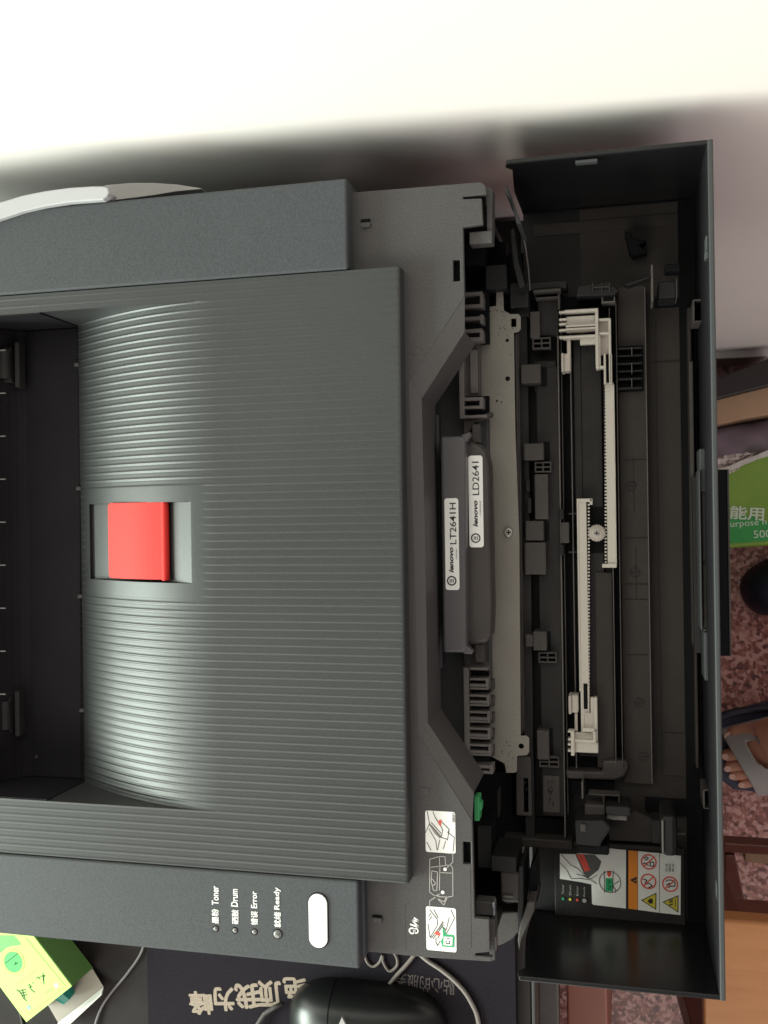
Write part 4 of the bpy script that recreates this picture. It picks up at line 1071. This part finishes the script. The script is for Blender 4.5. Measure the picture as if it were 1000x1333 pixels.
# foot in a grey slipper
ft = empty('person', P(975,985,fz)[0]+60, P(975,985,fz)[1], fz)
tag(ft, 'bare foot in a grey cut-out slipper on the granite floor, toes under the printer cover', 'person')
skin = mat('skin', (.60,.29,.20), .5, .3, 300, .05, dust=.3, dscale=30, dustcol=(.68,.35,.26)); skin.node_tree.nodes['Principled BSDF'].inputs['Subsurface Weight'].default_value = .1
skin.node_tree.nodes['Principled BSDF'].inputs['Subsurface Radius'].default_value = (.01,.004,.002)
FZ = fz+30
def fp(x, y, z): return Vector((*P(x, y, z), z))
def skinned(name, pts, radii, edges, m, par):
    me = bpy.data.meshes.new(name); me.from_pydata([tuple(W(*p)) for p in pts], edges, [])
    o = bpy.data.objects.new(name, me); COL.objects.link(o)
    sk_ = o.modifiers.new('skin', 'SKIN'); sk_.use_smooth_shade = True
    for v, r in zip(me.skin_vertices[0].data, radii): v.radius = (r[0]/1000, r[1]/1000)
    me.skin_vertices[0].data[0].use_root = True
    sb = o.modifiers.new('sub', 'SUBSURF'); sb.levels = sb.render_levels = 2
    bpy.context.view_layer.update(); dg = bpy.context.evaluated_depsgraph_get()
    mm2 = bpy.data.meshes.new_from_object(o.evaluated_get(dg), depsgraph=dg); mm2.name = name
    mm2.polygons.foreach_set('use_smooth', [True]*len(mm2.polygons))
    bpy.data.objects.remove(o)
    return finish(name, mm2, m, par)
root = fp(1035, 962, FZ+25)
pts = [root, fp(1085, 945, FZ+55), fp(1000, 975, FZ+12), fp(1110, 935, FZ+150), fp(1115, 930, FZ+330)]
rad = [(38,26),(38,36),(42,18),(34,34),(42,42)]
edges = [(0,1),(0,2),(1,3),(3,4)]
toes = [((962,956),(946,958),13),((958,981),(941,984),9),((963,994),(944,1000),9),((968,1006),(950,1010),8.5),((980,1016),(962,1021),8)]
for (a, b, r) in toes:
    i = len(pts)
    base = fp(a[0]+14, a[1]-2, FZ+2); mid = fp(*a, FZ+0); tip = fp(*b, FZ-8)
    pts += [base, mid, tip]; rad += [(r*1.05,r), (r,r*.95), (r*.9,r*.75)]
    edges += [(2,i),(i,i+1),(i+1,i+2)]
foot = skinned('foot', pts, rad, edges, skin, ft)
nailm = mat('toe nail', (.68,.42,.34), .3)
for (a, b, r) in toes:
    c = fp(b[0]+3, b[1], FZ-2); 
    m = MB(); cx_, cy_ = c.x, c.y; m.prism([(cx_+r*.5*math.cos(t*math.pi/6), cy_+r*.45*math.sin(t*math.pi/6)) for t in range(12)], c.z+r*.38, c.z+r*.38+1.2)
    m.build('toe_nail', nailm, foot, .5)
slg = mat('grey slipper rubber', (.40,.38,.37), .45, .2, 300, .04)
sl = fpoly([(930,940),(950,928),(1000,915),(1090,920),(1110,960),(1090,1010),(1000,1034),(955,1028),(932,1010),(926,975)], fz+18, 18).build('slipper_sole', mat('navy sole rubber', (.03,.035,.07), .5, .2), ft, 3)
# strap arches over the foot with an oval cut-out
st = MB(); NU, NV = 16, 14
front = [(936,948),(950,974),(966,1000),(978,1020),(986,1036)]
back = [(1010,930),(1022,960),(1034,985),(1044,1005),(1052,1030)]
def lerp_list(L, t):
    k = t*(len(L)-1); i = min(int(k), len(L)-2); f_ = k-i
    return (L[i][0]*(1-f_)+L[i+1][0]*f_, L[i][1]*(1-f_)+L[i+1][1]*f_)
idx = {}
for i in range(NU+1):
    for j in range(NV+1):
        u, v = i/NU, j/NV
        a, b = lerp_list(front, v), lerp_list(back, v)
        px_, py_ = a[0]*(1-u)+b[0]*u, a[1]*(1-u)+b[1]*u
        z = FZ+22+26*u-40*abs(2*v-1)**2.4
        st.v.append((*P(px_, py_, z), z)); idx[i, j] = (px_, py_)
for i in range(NU):
    for j in range(NV):
        px_, py_ = idx[i, j]; px_ += 3; py_ += 2
        ang = math.radians(52); dx_, dy_ = px_-990, py_-982
        uu, vv = dx_*math.cos(ang)+dy_*math.sin(ang), -dx_*math.sin(ang)+dy_*math.cos(ang)
        if (uu/24)**2+(vv/10)**2 < 1: continue
        a = i*(NV+1)+j; st.f.append((a, a+1, a+NV+2, a+NV+1))
so = st.build('slipper_strap', slg, ft, smooth=True)
sd = so.modifiers.new('thick', 'SOLIDIFY'); sd.thickness = .004; sd.offset = 0
sb = so.modifiers.new('sub', 'SUBSURF'); sb.levels = sb.render_levels = 2
dc = cord('slipper_strap', [(930,938),(950,929),(970,925),(1000,922),(1040,925)], fz+30, 5, navy, None, None)
dc.parent = ft; dc.location = WP[dc]-WP[ft]; dc.name = 'ankle_strap'

# wooden stool lower right
stl = empty('wooden_stool', P(1010,1270,-430)[0], P(1010,1270,-430)[1], fz)
tag(stl, 'wooden stool with an orange brown seat and red brown legs, below the open cover', 'stool')
zs = -430.0
sx0, sx1, sy0, sy1 = rect(917, 1206, 1200, 1500, zs)
MB().box(sx0, sx1, sy0, sy1, zs-22, zs).build('seat', woodo, stl, 3, seg=3)
MB().box(sx0+8, sx1-8, sy1-16, sy1-4, zs-60, zs-22.3).box(sx0+6, sx0+18, sy0+10, sy1-16.5, zs-60, zs-22.6).build('apron', woodr, stl, 1)
lt = [(sx0+4, sy1-4), (sx1-34, sy1-4), (sx0+4, sy0+34), (sx1-34, sy0+34)]
for k, (lx, ly) in enumerate(lt):
    sgx = -1 if k % 2 == 0 else 1; sgy = 1 if k < 2 else -1
    m = MB(); off = 26
    a = (lx, ly-30, zs-22.6); 
    m.v = [(lx,ly,zs-22.6),(lx+30,ly,zs-22.6),(lx+30,ly-30,zs-22.6),(lx,ly-30,zs-22.6)]+[(lx+sgx*off,ly+sgy*off,fz+1),(lx+30+sgx*off,ly+sgy*off,fz+1),(lx+30+sgx*off,ly-30+sgy*off,fz+1),(lx+sgx*off,ly-30+sgy*off,fz+1)]
    m.f = [(0,1,2,3),(7,6,5,4),(0,4,5,1),(1,5,6,2),(2,6,7,3),(3,7,4,0)]
    m.build('leg', woodr, stl, 1.5)
zk = -640.0
r_ = rect(942, 1099, 1010, 1112, zk)
MB().box(r_[0], sx1, r_[2], r_[3], zk-25, zk).build('stretcher', woodr, stl, 1.5)
MB().box(r_[0]+25, sx1, r_[2]-22, r_[2]-3, zk-60, zk-38).build('stretcher', tanm, stl, 1.5)
MB().pp([(944,1113),(957,1113),(977,1206),(946,1206)], zk-.5, 20).pp([(973,1186),(1080,1186),(1080,1212),(973,1212)], zk-1, 24).build('side_rail', woodr, stl, 1.5)

# red brown box under the desk edge
o = fpoly([(737,1270),(790,1276),(794,1420),(740,1420)], -400, 300).build('wooden_cabinet', noise_mat('mid brown wood', [(.3,(.26,.085,.06)),(.7,(.34,.12,.08))], 6, rough=.4), None, 2)
tag(o, 'red brown wooden cabinet beside the desk, under the lower edge of the open cover', 'cabinet')
